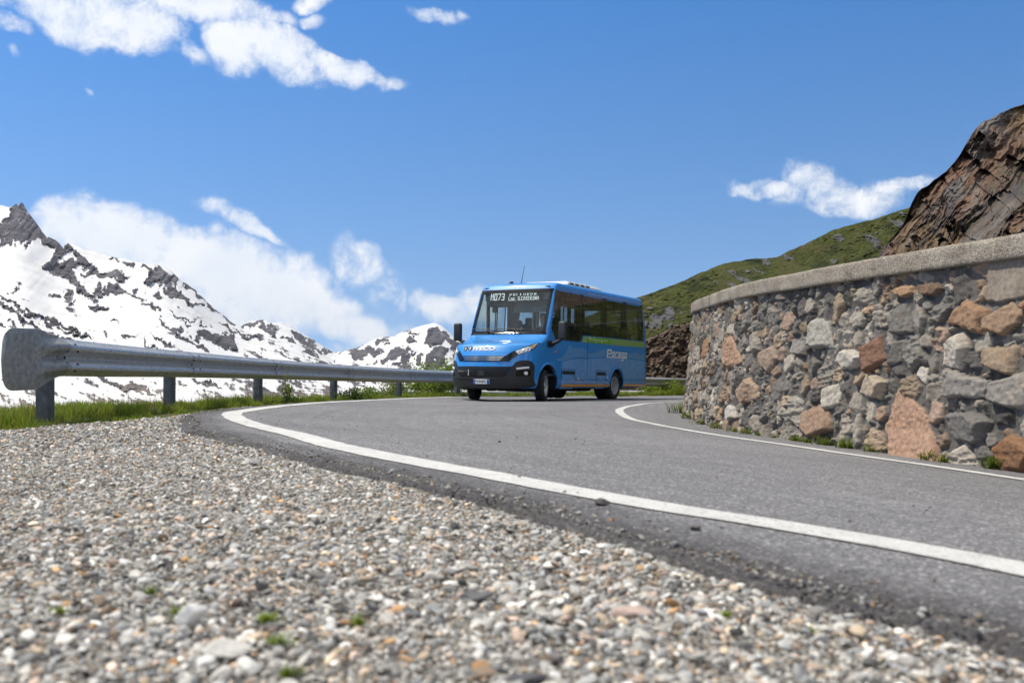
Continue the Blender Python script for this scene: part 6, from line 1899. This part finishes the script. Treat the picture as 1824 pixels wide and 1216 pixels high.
def tuft(label, group, x, y, n, spread, hh, w, seed, cat='grass tuft', dz=0.0, flower=False, bright=1.0):
    r = np.random.default_rng(seed)
    a = r.uniform(0, 6.28, n); d = np.abs(r.normal(0, spread, n)); P = np.column_stack([np.cos(a) * d, np.sin(a) * d * .6, np.zeros(n)])
    cols = blade_cols(r, n, .05) * bright
    V, F, C = blades(P, hh * r.uniform(.5, 1.15, n), w * r.uniform(.7, 1.3, n), seed, .7, cols)
    me = np_mesh('grass_tuft', V, F, True, {'col': C})
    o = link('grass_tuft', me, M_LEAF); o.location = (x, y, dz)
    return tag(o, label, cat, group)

GW = 'grass tufts along the foot of the wall'
WALL_TUFTS = [(1207, 732, 'largest leafy tuft at the far wall foot, where the wall turns away', 90, .085, .19), (1231, 741, 'green tuft beside the white flowering weed near the far end of the wall', 60, .06, .13),
              (1255, 752, 'low green tuft just before the pale base stones near the far end of the wall', 50, .06, .09), (1282, 760, 'short tuft at the foot of pale stones in the far third of the wall', 45, .055, .08),
              (1315, 767, 'tiny tuft under grey stones in the far third of the wall foot', 25, .035, .05), (1338, 769, 'small upright tuft between two pale base stones of the wall', 30, .03, .08),
              (1359, 776, 'tiny tuft at the wall foot a little before the round tan boulder', 30, .022, .045), (1385, 779, 'sparse tuft at the wall foot just left of the round tan boulder', 22, .03, .05),
              (1424, 784, 'bushy tuft directly below the round tan boulder in the wall', 50, .04, .075), (1446, 788, 'low tuft at the right lower edge of the round tan boulder', 45, .04, .065),
              (1479, 791, 'bright pale tuft midway between the round tan boulder and the big rust boulder', 60, .045, .09), (1516, 796, 'tall leafy tuft against grey stones left of the big rust boulder', 70, .04, .10),
              (1561, 802, 'thin tuft at the left corner of the big rust boulder', 35, .035, .07), (1665, 815, 'dense tuft at the right corner of the big rust boulder', 60, .028, .085),
              (1693, 821, 'wide yellowish tuft between the big rust boulder and the grey block', 70, .035, .07), (1778, 824, 'tall tuft between the grey block and the orange rust stone at the near end', 70, .025, .11)]
Pw_, Lw_ = resample(WALL_BASE, 3000); sw_ = np.linspace(0, Lw_, 3000)
for i, (px, py, lab, n, sp, hh) in enumerate(WALL_TUFTS):
    k = np.argmin(np.abs(CX + FPX * Pw_[:, 0] / Pw_[:, 1] - px) + 1e3 * ((Pw_[:, 1] < 4.5) | (Pw_[:, 1] > 14.6)))
    x, y = Pw_[k]; d = Pw_[min(k + 4, 2999)] - Pw_[k - 4]; d /= np.linalg.norm(d); x -= d[1] * .05; y += d[0] * .05
    o = tuft(lab, GW, float(x), float(y), n, sp, hh, .008, 500 + i, dz=float(gz(x, y)), bright=.8)
# small white flowers of the weed at the far end
bm = bmesh.new()
for k in range(26):
    c = Vector((random.gauss(0, .09), random.gauss(0, .05), random.uniform(.02, .09)))
    for j in range(5):
        a = j * 1.2566; p = c + Vector((math.cos(a), math.sin(a), 0)) * .006
        t1 = Vector((-math.sin(a), math.cos(a), 0)) * .005
        bm.faces.new([bm.verts.new(q) for q in (c, p + t1, p + (p - c) * 1.1, p - t1)])
me = bm_mesh('flower', bm, False); o = link('flowering_weed', me, M_WHITE); o.location = (2.36, 12.9, float(gz(2.36, 12.9)) + .01)
tag(o, 'low weed with white flowers at the far foot of the wall', 'plant')

GG = 'little green sprouts in the gravel'
for i, (x, y, lab, n, sp, hh, br) in enumerate([(-.362, 1.475, 'brightest yellow-green moss tuft in the gravel, behind the pale flat slab', 80, .010, .016, 1.5), (-.312, 1.345, 'green sprout in the gravel right of the pale flat slab', 70, .009, .018, 1.2),
                                          (-.225, 1.46, 'faint sprout in the gravel, halfway between the pale slab and the frame centre', 28, .009, .022, 1.1), (-.69, 1.52, 'yellowish sprout at the left side of the near gravel', 40, .009, .014, 1.3),
                                          (-.50, 1.485, 'thin upright sprout left of the whitish angular stone', 24, .005, .030, 1.1), (.335, 1.57, 'mossy green tuft right of the pinkish stone', 60, .011, .013, 1.3),
                                          (.445, 1.49, 'small green tuft in the gravel nearest the right-hand asphalt edge', 34, .008, .012, 1.2), (-.265, 1.20, 'dark green sprout at the front edge of the gravel', 45, .008, .020, .9),
                                          (-.60, 1.66, 'sparse sprout behind and left of the whitish angular stone', 24, .008, .020, 1.0)]):
    tuft(lab, GG, x, y, n, sp, hh, .0022, 540 + i, 'sprout', float(ground_z(x, y)) + .012, bright=br)

# leafy plants behind the rail
def leaf_cloud(pts, size, seed, cols):
    r = np.random.default_rng(seed); n = len(pts)
    d1 = r.normal(size=(n, 3)); d1 /= np.linalg.norm(d1, axis=1)[:, None]; d2 = np.cross(d1, r.normal(size=(n, 3))); d2 /= np.linalg.norm(d2, axis=1)[:, None]
    s = size * r.uniform(.6, 1.3, n)[:, None]
    V = np.stack([pts - d1 * s, pts + d2 * s * .5, pts + d1 * s, pts - d2 * s * .5], 1).reshape(-1, 3)
    F = np.arange(n * 4).reshape(-1, 4)
    return V, F, np.repeat(cols, 4, 0)
def bush(label, x, y, rx, ry, rz, n, size, seed, base=(.15, .21, .05)):
    r = np.random.default_rng(seed)
    root = empty('bush', (x, y, float(ground_z(x, y)))); tag(root, label, 'bush', 'bushes and weeds behind the guardrail')
    cs = r.normal(size=(26, 3)) * np.array([rx, ry, rz]) * .45; cs[:, 2] = np.abs(cs[:, 2]) + rz * .35
    w = r.integers(0, len(cs), n); pts = cs[w] + r.normal(size=(n, 3)) * np.array([rx, ry, rz]) * .20; pts[:, 2] = np.maximum(pts[:, 2], .01)
    cols = np.array(base) * r.uniform(.55, 1.35, (n, 1)) * r.uniform(.8, 1.2, (len(cs), 1))[w]
    V, F, C = leaf_cloud(pts, size, seed, cols)
    o = link('foliage', np_mesh('foliage', V, F, False, {'col': C}), M_LEAF, root)
    bm = bmesh.new()
    for c in cs[:12]: tube(bm, [(0, 0, -.05), (c[0] * .5, c[1] * .5, c[2] * .55), tuple(c)], [.012, .008, .004], 5)
    link('stem', bm_mesh('stem', bm), simple('plant_stem', (.10, .09, .04), .8), root)
bush('pale leafy bush behind the guardrail, just left of the bus', -2.15, 26.4, .95, .6, .62, 5200, .035, 601)
bush('yellow-green leafy bush behind the guardrail, left of the pale bush', -3.0, 25.2, .45, .4, .34, 1800, .03, 602, (.18, .21, .06))
bush('tall weed with a yellowish top beside the third guardrail post', -3.40, 15.1, .08, .07, .24, 260, .022, 603, (.17, .22, .04))
bush('low leafy weed at the foot of the fourth guardrail post', -2.9, 18.9, .30, .2, .20, 900, .025, 604, (.13, .20, .04))
bush('low green and yellow plant in front of the far guardrail right of the bus', 5.0, 34.2, .8, .4, .30, 2200, .04, 605, (.20, .26, .04))

# ------------------------------------------------------------------ the air between here and the peaks
def build_haze():
    bm = bmesh.new(); bx(bm, (0, 5000, 170), (18400, 18600, 760))
    m = Mat('mountain_air'); m.N.remove(m.p)
    v = m.N.new('ShaderNodeVolumePrincipled'); v.inputs['Color'].default_value = (.86, .92, 1.0, 1); v.inputs['Density'].default_value = 2.8e-5; v.inputs['Anisotropy'].default_value = .2
    m.L.new(v.outputs[0], m.out.inputs['Volume'])
    tag(link('haze', bm_mesh('haze', bm, False), m.m), kind='stuff')
build_haze()
